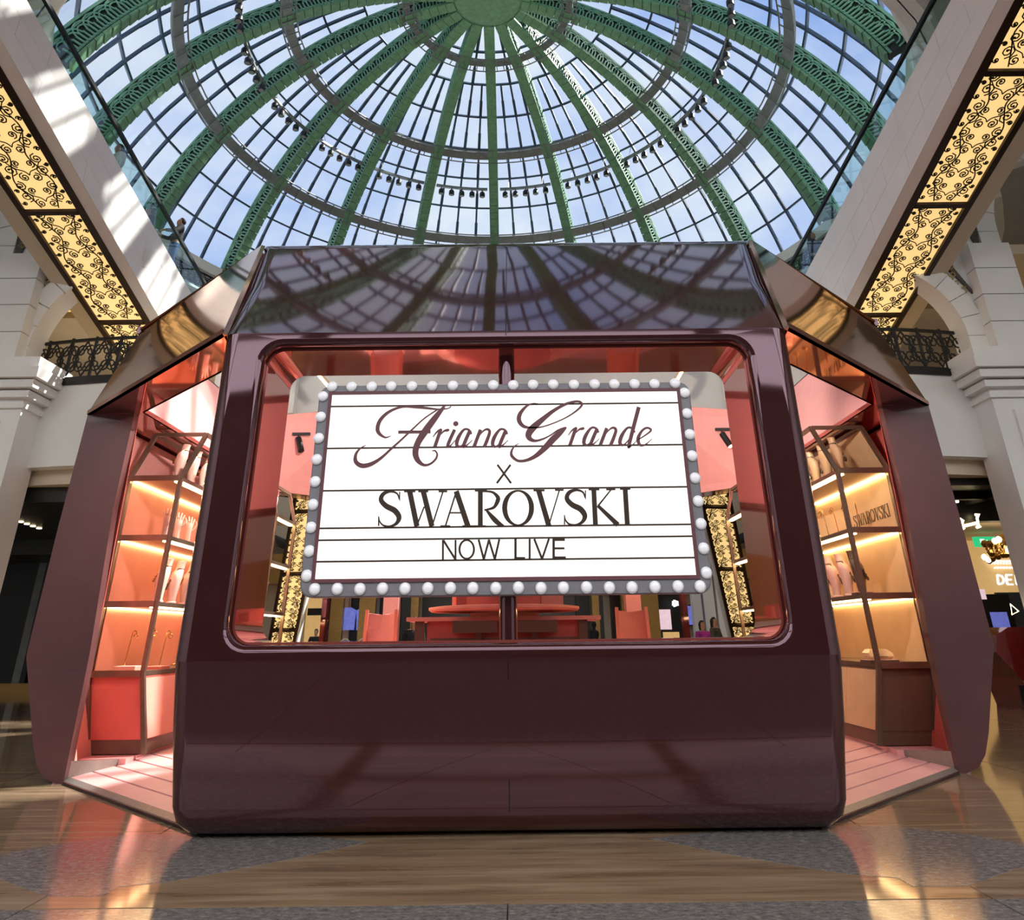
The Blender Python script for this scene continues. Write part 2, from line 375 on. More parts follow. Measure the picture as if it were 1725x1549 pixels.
# glazing: bars and panes, four lights per bay
ROWS = [(.05, P1, 2)]+[(P1+(P2-P1)*i/3, P1+(P2-P1)*(i+1)/3, 4 if i else 2) for i in range(3)]+[(P2+(P3-P2)*i/3, P2+(P3-P2)*(i+1)/3, 4) for i in range(3)]+[(P3+(P4-P3)*i/3, P3+(P4-P3)*(i+1)/3, 4) for i in range(3)]
bars = MB(); panes = []
for a, b, k in ROWS:
    for j in range(k+1):
        if 0 < j < k:
            m_ = (a+b)/2; az = BAY*j/k
            bars.beam(sp(a, az, DR-.02), sp(m_, az, DR-.02), .10, .14, sp(a, az)-Vector((0, 0, DZ))); bars.beam(sp(m_, az, DR-.02), sp(b, az, DR-.02), .10, .14, sp(a, az)-Vector((0, 0, DZ)))
        if j < k:
            a0, a1 = BAY*j/k, BAY*(j+1)/k
            bars.beam(sp(b, a0, DR-.02), sp(b, a1, DR-.02), .09, .12, sp(b, a0)-Vector((0, 0, DZ)))
            g = .012; q = [sp(a+g/4, a0+g/8), sp(a+g/4, a1-g/8), sp(b-g/4, a1-g/8), sp(b-g/4, a0+g/8)]
            nrm = (q[0]-Vector((0, 0, DZ))).normalized()
            panes.append(MB().slab(*q, nrm*.02))
bme = bars.mesh('glazing_bar', 'glazing_bar'); pmes = [p.mesh('pane', 'dome_glass') for p in panes]
rest = MB(); npane = 0
order = sorted(range(NR), key=lambda i: abs(((i+.5)*BAY+PI) % (2*PI)-PI))
for i in order:
    o = place_d(bpy.data.objects.new('glazing_bar', bme)); COL.objects.link(o); o.rotation_euler = (0, 0, -i*BAY)
    for k, me in enumerate(pmes):
        if npane < 300:
            o = place_d(bpy.data.objects.new('pane', me)); COL.objects.link(o); o.rotation_euler = (0, 0, -i*BAY); npane += 1
        else:
            M = Matrix.Rotation(-i*BAY, 3, 'Z'); rest.add([M @ Vector(v) for v in panes[k].v], panes[k].f)
rp = place_d(rest.build('panes', 'dome_glass')); rp['kind'] = 'stuff'
# spotlight rails hung in the bays
def side_word(k): return 'right' if k >= 0 else 'left'
PR = math.asin(10.15/15.6)
for i in range(-7, 7):
    az0, az1 = (i+.10)*BAY, (i+.90)*BAY; C = Vector((DX, DY, 0))
    q = i if i >= 0 else -i-1
    t = thing('spotlight_rail', f'grey spotlight rail under the glass dome, {ORD[q]} rail {side_word(i)} of the centre rib', 'light rail', sp(PR, (i+.5)*BAY, 15.6)+C, 'spotlight rails under the dome')
    pts = [sp(PR, az0+(az1-az0)*k/6, 15.6)+C for k in range(7)]
    b = MB()
    for a, c in zip(pts, pts[1:]): b.beam(a, c, .14, .12)
    b.build('rail', 'steel_grey', t)
    w = MB()
    for k in (1, 5): w.tube([pts[k], sp(PR-.02, az0+(az1-az0)*k/6, DR-.1)+C], .012, 4)
    w.build('wire', 'black', t)
    for k in range(5):
        p = sp(PR, az0+(az1-az0)*(k+.5)/5, 15.6)+C-Vector((0, 0, .34))
        s_ = MB().lathe([(.10, -.16), (.15, -.14), (.15, .06), (.11, .14), (.03, .16), (.03, .3)], 10, p).build('lamp_head', 'black', t, True)
        MB().lathe([(.11, -.165), (.12, -.158)], 10, p).build('lens', 'steel_grey', s_)

# ================================================================== HALL SHELL
HC = Vector((DX, DY, 0))
# roof plate round the dome
b = MB(); n = 72; zt = DZ+DR*math.cos(P4)-.1; ri = 15.7
inner = [(DX+ri*math.cos(2*PI*k/n), DY+ri*math.sin(2*PI*k/n)) for k in range(n)]
outer = []
for k in range(n):
    c, s = math.cos(2*PI*k/n), math.sin(2*PI*k/n); m_ = max(abs(c)/28, abs(s)/(24)); outer.append((DX+c/m_, DY+s/m_))
for z in (zt, zt+.5): b.v += [(x, y, z) for x, y in inner]+[(x, y, z) for x, y in outer]
for k in range(n):
    a, c = k, (k+1) % n
    b.f += [(a, c, n+c, n+a), (2*n+a, 3*n+a, 3*n+c, 2*n+c), (a, 2*n+a, 2*n+c, c)]
struct(b.build('ceiling', 'white_plaster'))
struct(MB().b2((-26, -22, 12.2), (26, DY-24, 12.6)).build('ceiling', 'white_plaster'))
# drum wall below the dome
def arcwall(name, r, z0, z1, a0, a1, m, th=.3, n=40):
    b = MB(); L = []
    for k in range(n+1):
        az = a0+(a1-a0)*k/n; s, c = math.sin(az), math.cos(az)
        L.append([(DX+q*s, DY+q*c, z) for q, z in ((r, z0), (r, z1), (r+th, z1), (r+th, z0))])
    return struct(b.loft(L).build(name, m, None, True))
arcwall('wall_drum', 15.6, 15.2, zt+.2, -PI, PI*.999, 'white_stone')
for z, r, h in ((15.2, 15.35, .22), (16.2, 15.1, .12), (zt-.05, 15.3, .22)): arcwall('trim_1', r, z, z+h, -PI, PI*.999, 'white_stone', .28)
arcwall('wall_gallery', 15.75, 11.0, 15.3, -2.2, 2.2, 'cream')
struct(MB().b2((-28, 1.0, 12.2), (28, 1.3, 18.2)).build('wall_header', 'white_plaster'))
struct(MB().b2((-26, -22.4, 0), (26, -22, 12.6)).build('wall_rear', 'hall_dark'))
for s, nm in ((-1, 'wall_left'), (1, 'wall_right')):
    struct(MB().b2((s*26, -22, 0), (s*25.6, 50, 18)).build(nm, 'white_plaster'))
struct(MB().b2((-26, 49, 0), (26, 49.4, 18)).build('wall_back', 'white_plaster'))

# unseen glowing panels added under the hall roof to brighten the scene
for k, (yy, wd) in enumerate(((-18, 'far'), (-10.6, 'middle'), (-3.2, 'near'))):
    for xx, sd in ((-16, 'left'), (0, 'centre'), (16, 'right')):
        t = thing('fill_panel', f'wide softly glowing fill panel added under the hall roof, {wd} row, {sd}', 'fill light', (xx, yy, 12.1), 'added fill panels under the hall roof')
        MB().b2((xx-7.6, yy-3.4, 12.06), (xx+7.6, yy+3.4, 12.2)).build('frame', 'white_plaster', t)
        MB().b2((xx-7.4, yy-3.2, 12.04), (xx+7.4, yy+3.2, 12.06)).build('diffuser', 'fill_glow', t)
# ================================================================== PAVILION
pav = thing('pavilion', 'glossy burgundy octagonal kiosk with a large front window in the middle of the hall', 'kiosk', (0, 11.46, 0))
YC = 11.46
def mirY(p): return (p[0], 2*YC-p[1], p[2])
def plan(w, yf, yb, z, r, n=5):
    return [(x, y, z) for x, y in rrect(-w, w, yf, yb, r, n)]
YB = 7.06
MB().loft([plan(2.28, 6.62, YB, 0, .12), plan(2.38, 6.49, YB, .035, .14), plan(2.445, 6.42, YB, .10, .15), plan(2.475, 6.39, YB, .2, .15), plan(2.53, 6.32, YB, .7, .15), plan(2.57, 6.268, YB, 1.157, .15)]).build('lower_panel', 'burgundy', pav, True)
# window wall with its rounded opening
fr = MB().loft([plan(2.57, 6.268, YB, z, .15) for z in (1.157, 3.83)]).build('window_wall', 'burgundy', pav, True)
cut = MB().loft([[(x, y, z) for x, z in rrect(-2.17, 2.17, 1.262, 3.715, .16, 6)] for y in (5.8, 7.5)]).build('cutter', 'coral_gloss')
bo = fr.modifiers.new('cut', 'BOOLEAN'); bo.object = cut; bo.operation = 'DIFFERENCE'; bo.solver = 'EXACT'
dg = bpy.context.evaluated_depsgraph_get(); me = bpy.data.meshes.new_from_object(fr.evaluated_get(dg)); fr.modifiers.clear(); fr.data = me
bm = bmesh.new(); bm.from_mesh(me); bmesh.ops.remove_doubles(bm, verts=bm.verts, dist=1e-5)
def onrim(v): return v.co.y < 6.27 and abs(v.co.x) < 2.1705 and 1.2615 < v.co.z < 3.7155
es = [e for e in bm.edges if all(onrim(v) for v in e.verts) and any(f.calc_center_median().y > 6.3 for f in e.link_faces)]
bmesh.ops.bevel(bm, geom=es, offset=.06, segments=5, affect='EDGES', profile=.5, clamp_overlap=True)
bm.to_mesh(me); bm.free()
for p in me.polygons: p.use_smooth = True
try: me.set_sharp_from_angle(angle=math.radians(30))
except Exception: pass
bpy.data.objects.remove(cut)
fr.modifiers.new('normals', 'WEIGHTED_NORMAL').keep_sharp = True
b = MB(); L = []
o_, i_ = rrect(-2.168, 2.168, 1.264, 3.713, .16, 6), rrect(-2.15, 2.15, 1.282, 3.695, .145, 6)
b.loft([[(x, y, z) for x, z in q] for q, y in ((o_, 6.38), (o_, 7.09), (i_, 7.09), (i_, 6.38), (o_, 6.38))], False).build('window_reveal', 'coral_gloss', pav, True)
# sloped roof panel
def rloop(w, yf, yb, z, r): return plan(w, yf, yb, z, r)
R_ = [(2.57, 6.268, 7.0, 3.83, .13), (2.83, 7.24, 7.9, 4.77, .22), (3.13, 8.30, 8.75, 5.79, .22), (3.16, 8.41, 8.72, 5.89, .15), (3.145, 8.49, 8.66, 5.94, .07)]
MB().loft([rloop(*q) for q in R_]).build('roof_panel', 'burgundy', pav, True)
# centre seam, a thin dark joint down the panels
sb = MB()
for a, c in (((0, 6.425, .10), (0, 6.39, .2)), ((0, 6.39, .2), (0, 6.268, 1.157)), ((0, 6.268, 1.157), (0, 6.268, 1.2)), ((0, 6.268, 3.78), (0, 6.268, 3.83)), ((0, 6.268, 3.83), (0, 8.30, 5.79))):
    sb.beam(a, c, .008, .004, (0, -1, .2))
sb.build('seam', 'black', pav)
# octagon corners: A front, B side (at the crease), At / C at the top
A, B_ = (2.57, 6.268, 3.83), (5.15, 8.85, 3.83)
AT, CT = (3.15, 8.42, 5.92), (4.9, 9.23, 5.09)
ATF, ATB = AT, (2.95, 7.9, 5.64)
def patch(a, b, c, d, n, off):
    m = MB(); a, b, c, d = [Vector(q) for q in (a, b, c, d)]; off = Vector(off)
    for lay in (Vector((0, 0, 0)), off):
        for j in range(n+1):
            for i in range(n+1):
                s, t = i/n, j/n; m.v.append(tuple((a*(1-s)+b*s)*(1-t)+(d*(1-s)+c*s)*t+lay))
    N = (n+1)**2; k = n+1
    for j in range(n):
        for i in range(n):
            q = (j*k+i, j*k+i+1, (j+1)*k+i+1, (j+1)*k+i); m.f += [q, tuple(N+x for x in q[::-1])]
    rim = [j for j in range(k)]+[k*j+n for j in range(1, k)]+[k*n+j for j in range(n-1, -1, -1)]+[k*j for j in range(n-1, 0, -1)]
    for x, y in zip(rim, rim[1:]+rim[:1]): m.f.append((x, y, N+y, N+x))
    return m
def sx(p, s): return (p[0]*s, p[1], p[2])
SIN, DIN = 4.42, 4.38                                    # soffit inner edge: side x, diagonal y-|x|
IN_A, IN_B = (7.08-DIN, 7.08, 3.83), (SIN, SIN+DIN, 3.83)
for s in (-1, 1):
    for bk in (0, 1):
        f = (lambda p: mirY(sx(p, s))) if bk else (lambda p: sx(p, s))
        AT = ATB if bk else ATF
        inw = Vector((-s, 1 if not bk else -1, 0)).normalized()*.05
        patch(f(A), f(B_), f(CT), f(AT), 8, inw).build('bronze_facet', 'bronze', pav, True)
        MB().slab(f(A), f(B_), f(IN_B), f(IN_A), (0, 0, .05)).build('soffit', 'copper_mirror', pav)
        MB().slab(f(IN_A), f(IN_B), f((CT[0]-.1, CT[1]+.1, CT[2])), f((AT[0]-.1, AT[1]+.12, AT[2])), tuple(-inw*.6)).build('inner_fascia', 'blush', pav)
        MB().beam(f(CT), f((AT[0], AT[1]+.05, AT[2])), .05, .03).build('top_trim', 'bronze' if not bk else 'burgundy', pav)
    Bm, Cm, INm = mirY(sx(B_, s)), mirY(sx(CT, s)), mirY(sx(IN_B, s))
    patch(sx(B_, s), Bm, Cm, sx(CT, s), 4, (-s*.05, 0, 0)).build('roof_panel', 'burgundy', pav)
    MB().slab(sx(B_, s), Bm, INm, sx(IN_B, s), (0, 0, .05)).build('soffit', 'coral_gloss', pav)
    MB().slab(sx(IN_B, s), INm, (Cm[0]-s*.1, Cm[1], Cm[2]), (s*(CT[0]-.1), CT[1], CT[2]), (s*.03, 0, 0)).build('inner_fascia', 'blush', pav)
    MB().beam(sx(CT, s), Cm, .12, .10).build('top_trim', 'burgundy', pav)
    # side wall, its profile cut off at the doorway
    prof = [(5.15, 3.83), (5.19, 2.5), (5.21, 1.17), (5.06, .74), (4.93, .36), (4.84, .16), (4.74, .05), (4.6, 0), (4.53, 0), (4.53, 1.2), (4.6, 2.7), (4.58, 3.83)]
    inn = [(5.02, 3.78), (5.06, 2.5), (5.08, 1.17), (4.95, .74), (4.83, .36), (4.78, .16), (4.74, .13), (4.7, .13)]
    # the end frame at the doorway and the thin wall behind it
    y0, y1 = 8.87, 8.99
    MB().prism([(s*x, y0, z) for x, z in prof], (0, y1-y0, 0)).build('door_jamb', 'burgundy_satin', pav)
    MB().prism([(s*x, 2*YC-y0, z) for x, z in prof], (0, -(y1-y0), 0)).build('door_jamb', 'burgundy_satin', pav)
    wl = MB()
    out = prof[:8]+[(4.6, 0)]
    for (xa, za), (xb, zb), (ia, ja), (ib, jb) in zip(out, out[1:], inn, inn[1:]):
        wl.slab((s*xa, y1, za), (s*xb, y1, zb), (s*ib, y1, jb), (s*ia, y1, ja), (0, 2*(YC-y1), 0))
    wl.build('side_wall', 'burgundy', pav)
    lp = [(4.985, 3.80), (4.99, 1.17), (4.90, .74), (4.78, .36), (4.72, .13)]
    for (xa, za), (xb, zb) in zip(lp, lp[1:]):
        MB().slab((s*xa, y1+.002, za), (s*xb, y1+.002, zb), (s*xb, 2*YC-y1-.002, zb), (s*xa, 2*YC-y1-.002, za), (s*.02, 0, 0)).build('lining', ('blush' if zb > 1 else 'coral') if s < 0 else 'coral_red', pav)
    MB().slab((s*4.53, y1+.004, .13), (s*4.58, y1+.004, 3.80), (s*4.98, y1+.3, 3.80), (s*4.72, y1+.3, .13), (0, .012, 0)).build('lining', 'coral_red', pav)
    # post in the rear doorway
    xp = 3.6 if s < 0 else 3.36
    MB().beam((s*xp, 19.2-xp, .12), (s*xp, 19.2-xp, 3.83), .14, .14).build('post', 'burgundy', pav)
    MB().beam((s*2.45, 16.4, .12), (s*2.45, 16.4, 3.83), .34, .3).build('pillar', 'blush' if s < 0 else 'coral', pav)
# back frame across the rear (open below, band above)
MB().slab((-2.57, 16.65, 3.83), (2.57, 16.65, 3.83), (2.95, 15.02, 5.64), (-2.95, 15.02, 5.64), (0, -.05, -.03)).build('roof_panel', 'burgundy', pav)
MB().slab((-2.6, 15.84, 3.83), (2.6, 15.84, 3.83), (2.85, 15.0, 5.64), (-2.85, 15.0, 5.64), (0, .03, 0)).build('inner_fascia', 'blush', pav)
MB().b2((-2.57, 15.84, 3.83), (2.57, 16.62, 3.88)).build('soffit', 'copper_mirror', pav)
MB().b2((-2.6, 7.06, 3.835), (2.6, 7.1, 3.9)).build('soffit_trim', 'copper_mirror', pav)
# raised floor and ramps of planks in the doorways
fp = []
for s in (1, -1):
    pass
c0 = 5.85
oct_ = [(-2.4, 7.1), (2.4, 7.1), (2.4, 2.4+c0), (4.7, 4.7+c0), (4.7, 2*YC-4.7-c0), (2.4, 16.5), (-2.4, 16.5), (-4.7, 2*YC-4.7-c0), (-4.7, 4.7+c0), (-2.4, 2.4+c0)]
MB().prism([(x, y, .12) for x, y in oct_], (0, 0, -.12)).build('platform', 'blush', pav)
for s in (-1, 1):
    rp_ = [(s*2.0, 2.0+4.31), (s*4.52, 4.52+4.31), (s*4.72, 4.72+c0), (s*2.0, 2.0+c0)]
    c1 = 4.31; k = 4
    MB().prism([(s*2.3, 2.3+c1, .0), (s*4.52, 4.52+c1, .0), (s*4.72, 4.72+c0, .0), (s*2.3, 2.3+c0, .0)], (0, 0, .022)).build('ramp_base', 'plank_groove', pav)
    MB().slab((s*2.3, 2.3+c1, 0), (s*4.53, 4.53+c1, 0), (s*4.53, 4.53+c1+.12, .035), (s*2.3, 2.3+c1+.12, .035), (0, 0, .012)).build('threshold', 'step_metal', pav)
    for i in range(k):
        ca, cb = c1+.14+(c0-c1-.14)*i/k, c1+.14+(c0-c1-.14)*(i+.89)/k
        za, zb = .04+.08*i/k, .04+.08*(i+.89)/k
        MB().slab((s*2.2, 2.2+ca, za), (s*(4.53+.03*i), 4.53+.03*i+ca, za), (s*(4.53+.03*i), 4.53+.03*i+cb, zb), (s*2.2, 2.2+cb, zb), (0, 0, -.02)).build('plank', 'blush', pav)
    # grey side wedge beside the ramp
    MB().prism([(s*4.55, 8.9, 0), (s*4.55, 8.9, .19), (s*4.2, 9.6, .125), (s*4.2, 9.6, 0)], (s*.012, .02, 0)).build('ramp_cheek', 'step_metal', pav)
    MB().b2((s*4.2, 9.45, 0), (s*4.95, 13.6, .14)).build('plinth', 'blush', pav)

# spotlights on the rear band
for s, w in ((-1, 'left'), (1, 'right')):
    p = Vector((s*4.05, 14.05, 4.88)); t = thing('track_spotlight', f'small black spotlight hanging before the pink band, {w} of the sign', 'spotlight', p, 'spotlights inside the kiosk')
    MB().beam(p+Vector((-.12, 0, 0)), p+Vector((.22, 0, .0)), .05, .05).build('bracket', 'black', t)
    MB().tube([p, p-Vector((0, 0, .1))], .015, 6).build('stem', 'black', t)
    q = p-Vector((0, 0, .08)); d = Vector((s*.3, -.25, -.75)).normalized() if s > 0 else Vector((.3, -.25, -.75)).normalized()
    MB().tube([q, q+d*.3], .06, 12).build('lamp_head', 'black', t, True)
    MB().tube([q+d*.3, q+d*.305], .048, 12).build('lens', 'led' if s > 0 else 'black', t)
    l = bpy.data.lights.new('spot_light', 'SPOT'); l.energy = 420; l.spot_size = 1.6; l.spot_blend = .6; l.color = (1, .86, .68); l.shadow_soft_size = .05
    lo = bpy.data.objects.new('spot_light', l); COL.objects.link(lo); lo.location = q+d*.34; lo.rotation_euler = d.to_track_quat('-Z', 'Y').to_euler()
# unseen fill spotlights added inside the front band to brighten racks and rear band
for s, w in ((-1, 'left'), (1, 'right')):
    for q, (px_, tgt) in enumerate(((1.2, (s*4.6, 15.2, 4.6)), (2.3, (s*4.9, 10.6, 2.4)))):
        p = Vector((s*px_, 7.30, 4.15)); t = thing('track_spotlight', f'small black added fill spotlight behind the front band, {w} side, {["inner", "outer"][q]} one', 'spotlight', p, 'spotlights inside the kiosk')
        d = (Vector(tgt)-p).normalized()
        MB().beam((p.x-.12, 7.22, p.z+.12), (p.x+.12, 7.22, p.z+.12), .05, .05).build('bracket', 'black', t)
        MB().tube([(p.x, 7.22, p.z+.12), p], .015, 6).build('stem', 'black', t)
        MB().tube([p-d*.05, p+d*.25], .06, 12).build('lamp_head', 'black', t, True); MB().tube([p+d*.25, p+d*.255], .048, 12).build('lens', 'led', t)
        l = bpy.data.lights.new('spot_light', 'SPOT'); l.energy = 700 if q == 0 else 180; l.spot_size = 1.1; l.spot_blend = .7; l.color = (1, .88, .74); l.shadow_soft_size = .06
        lo = bpy.data.objects.new('spot_light', l); COL.objects.link(lo); lo.location = p+d*.28; lo.rotation_euler = d.to_track_quat('-Z', 'Y').to_euler()
# led profiles on the inner edge of the rear band
for s, w in ((-1, 'left'), (1, 'right')):
    a, c, e = [aY(u, v, 13.4) for u, v in (((565, 612), (535, 627), (556, 652)) if s < 0 else ((1124, 606), (1150, 620), (1136, 645)))]
    t = thing('led_bar', f'angled light bar with warm strip above the {w} upper corner of the sign', 'light bar', c, 'light bars above the sign')
    for p, q in ((a, c), (c, e)):
        MB().beam(p, q, .09, .10).build('housing', 'taupe_metal', t)
        MB().beam(p+Vector((0, -.06, -.03)), q+Vector((0, -.06, -.03)), .05, .05).build('strip', 'led', t)

# ================================================================== MARQUEE SIGN
SY = 6.45
sg = thing('marquee_sign', 'lit marquee sign board with grey bulb frame on a dark post in the kiosk window', 'sign', (0, SY+.1, 1.28))
MB().tube([(0, SY+.17, 1.27), (0, SY+.17, 3.70)], .075, 20).build('post', 'burgundy', sg, True)
X0, X1, Z0, Z1 = -1.685, 1.65, 1.605, 3.385
MB().loft([[(x, y, z) for x, z in rrect(X0+e, X1-e, Z0+e, Z1-e, .1, 5)] for y, e in ((SY+.10, 0), (SY+.01, 0), (SY, .01))]).build('board', 'sign_grey', sg)
fx0, fx1, fz0, fz1 = -1.565, 1.53, 1.745, 3.295
fr = MB()
for a, c in (((fx0-.03, fz0-.03), (fx1+.03, fz0)), ((fx0-.03, fz1), (fx1+.03, fz1+.03)), ((fx0-.03, fz0), (fx0, fz1)), ((fx1, fz0), (fx1+.03, fz1))):
    MB().b2((a[0], SY-.012, a[1]), (c[0], SY+.01, c[1])).build('frame_strip', 'letter_maroon', sg)
MB().b2((fx0, SY-.006, fz0), (fx1, SY+.005, fz1)).build('light_panel', 'sign_face', sg)
for l, r in ((683.8, 679.7), (754.8, 749.6), (825.8, 820.8), (889.5, 883.4), (908.9, 904.), (945., 940.)):
    z = (aY(545, l, SY).z+aY(1155, r, SY).z)/2
    MB().b2((fx0, SY-.012, z-.007), (fx1, SY-.006, z+.007)).build('rule', 'letter_dark', sg)
bl = [(142, 72), (222, 72), (305, 72), (385, 70), (470, 70), (553, 69), (638, 68), (720, 67), (804, 66), (886, 66), (967, 64), (1050, 63), (1135, 64), (1220, 62), (1301, 62), (1384, 61), (1466, 61), (1550, 58)]
bl += [(1590, 97), (1600, 182), (1611, 268), (1621, 356), (1633, 447), (1646, 542), (1657, 635), (1670, 736), (1684, 836)]
bl += [(1654, 892), (1563, 892), (1468, 894), (1374, 896), (1281, 897), (1187, 896), (1092, 897), (1000, 899), (907, 897), (814, 899), (720, 899), (628, 899), (535, 900), (441, 901), (349, 901), (256, 903), (163, 902), (70, 903)]
bl += [(38, 848), (48, 747), (55, 650), (63, 556), (72, 462), (79, 371), (87, 284), (94, 196), (104, 112)]
MX = Matrix.Rotation(PI/2, 3, 'X')
bme = MB().lathe([(.012, .026), (.03, .022), (.038, .014), (.04, .006), (.038, 0)], 18, M=MX).mesh('bulb', 'bulb', True)
rme = MB().lathe([(.041, .012), (.047, .010), (.047, .002), (.044, 0)], 18, M=MX).mesh('bulb_rim', 'bulb_rim', True)
for x, y in bl:
    p = aY(500+x/2.43, 620+y/2.43, SY-.03); p.x = max(X0+.035, min(X1-.035, p.x)); p.z = max(Z0+.04, min(Z1-.005, p.z)); p.y = SY
    o = obj('bulb', bme, sg, p); r = bpy.data.objects.new('bulb_rim', rme); COL.objects.link(r); r.parent = o
# lettering: strokes (x, y, width) in the units of the drawing
def strokes(name, lst, ox, oy, k, m, parent, dx=0, dy=0, y=SY, samples=7):
    b = MB()
    for si, st in enumerate(lst):
        if isinstance(st, tuple) and st[0] == 'o':         # ring: cx, cy, rx, ry, side width, top width
            _, cx, cy, rx, ry, ws, wt = st
            P = [(cx+rx*math.cos(t*PI/18), cy+ry*math.sin(t*PI/18), wt+(ws-wt)*abs(math.cos(t*PI/18))**1.5) for t in range(37)]
        elif isinstance(st, tuple) and st[0] == 'd':
            _, cx, cy, r = st; P = [(cx, cy-r+2*r*i/8, 2*r*math.sqrt(max(.02, 1-(2*i/8-1)**2))) for i in range(9)]
        else: P = catmull(st, samples) if len(st) > 2 else list(st)
        pts = [aY(ox+(q[0]+dx)/k, oy+(q[1]+dy)/k, y) for q in P]
        mpp = y/ray(ox+P[0][0]/k, oy+P[0][1]/k).y/F/k
        b.ribbon([(p.x, y-.006-.0006*si, p.z) for p in pts], [max(q[2]*1.1, 2.8)*mpp for q in P], (0, -1, 0), .012, (1, 0, 0))
    return b.build(name, m, parent)
Lr = [[(915, 410, 6), (950, 365, 12), (985, 342, 14), (990, 352, 14)], [(985, 345, 28), (930, 503, 28)], [(985, 388, 6), (1015, 358, 14), (1045, 350, 22), (1062, 345, 12)]]
La = [[(1262, 385, 18), (1240, 347, 16), (1195, 345, 18), (1145, 415, 30), (1130, 480, 28), (1165, 497, 14), (1215, 440, 8), (1252, 372, 8)], [(1250, 350, 28), (1195, 480, 28), (1200, 500, 16), (1240, 470, 7), (1270, 440, 5)]]
Ln = [[(1345, 345, 28), (1285, 503, 28)], [(1295, 470, 7), (1345, 385, 9), (1395, 342, 16), (1428, 362, 24), (1405, 440, 28), (1378, 503, 28)]]
AZ = (560, 660, 5.39); GZ = (840, 660, 5.39); WZ = (600, 800, 3.45)
LA = [[(535, 400, 2), (480, 415, 14), (420, 370, 30), (415, 310, 32), (450, 240, 28), (530, 175, 22), (640, 138, 16), (760, 140, 22), (860, 150, 18), (960, 160, 12), (1040, 155, 8), (1075, 138, 7), (1062, 122, 7), (1020, 132, 9), (985, 160, 10)],
      [(960, 160, 10), (840, 240, 10), (740, 330, 12), (640, 425, 14), (540, 515, 16), (440, 605, 22), (350, 658, 32), (270, 672, 36), (215, 635, 32), (215, 570, 22), (250, 520, 12), (305, 485, 2)],
      [(1015, 138, 22), (940, 230, 46), (850, 350, 56), (780, 460, 50), (755, 550, 48), (775, 620, 40), (830, 665, 22), (890, 655, 16), (940, 610, 16), (952, 565, 14), (932, 536, 11), (905, 538, 4)], [(600, 368, 24), (893, 365, 24)]]
LG = [[(370, 112, 3), (310, 108, 8), (250, 135, 18), (195, 200, 32), (185, 260, 36), (220, 310, 28), (280, 326, 16), (380, 322, 10), (500, 285, 9), (620, 230, 10), (710, 170, 14), (755, 120, 18), (735, 92, 16), (680, 92, 18), (600, 117, 22), (500, 172, 28), (400, 250, 40), (310, 330, 54), (272, 385, 52), (282, 425, 38), (330, 446, 20), (400, 430, 14), (470, 395, 10), (540, 350, 14), (610, 325, 14)],
      [(615, 325, 10), (560, 372, 40), (490, 435, 52), (420, 510, 46), (340, 580, 34), (260, 620, 24), (180, 628, 20), (125, 590, 24), (115, 550, 20), (140, 500, 10), (185, 468, 2)]]
for nm, ls, z, dx, dy in (('letter', LA, AZ, 0, 0), ('letter', Lr, AZ, 0, 0), ('letter', [[(1110, 345, 26), (1050, 480, 26), (1058, 500, 16), (1085, 478, 7), (1115, 440, 5)], ('d', 1121, 291, 22)], AZ, 0, 0), ('letter', La, AZ, 0, 0), ('letter', Ln, AZ, 0, 0), ('letter', La, AZ, 325, 0),
                         ('letter', LG, GZ, 0, 0), ('letter', Lr, GZ, -285, -14), ('letter', La, GZ, -357, -14), ('letter', Ln, GZ, -365, -14),
                         ('letter', [La[0], [(1300, 155, 32), (1215, 485, 28), (1222, 510, 14), (1262, 480, 6), (1290, 440, 5)]], GZ, -30, -14),
                         ('letter', [[(1265, 435, 8), (1330, 395, 11), (1382, 350, 16), (1345, 328, 16), (1300, 355, 20), (1265, 420, 28), (1275, 476, 24), (1310, 488, 14), (1350, 465, 8), (1390, 428, 4)]], GZ, 0, 0)):
    strokes(nm, ls, *z, 'letter_maroon', sg, dx, dy)
LS = [[(252, 140, 7), (238, 108, 9), (200, 96, 12), (160, 110, 20), (146, 145, 24), (175, 180, 27), (225, 207, 29), (250, 245, 26), (236, 280, 17), (200, 298, 10), (160, 293, 9), (138, 270, 7), (132, 245, 6)], [(254, 98, 6), (254, 150, 4)], [(132, 240, 4), (132, 296, 7)]]
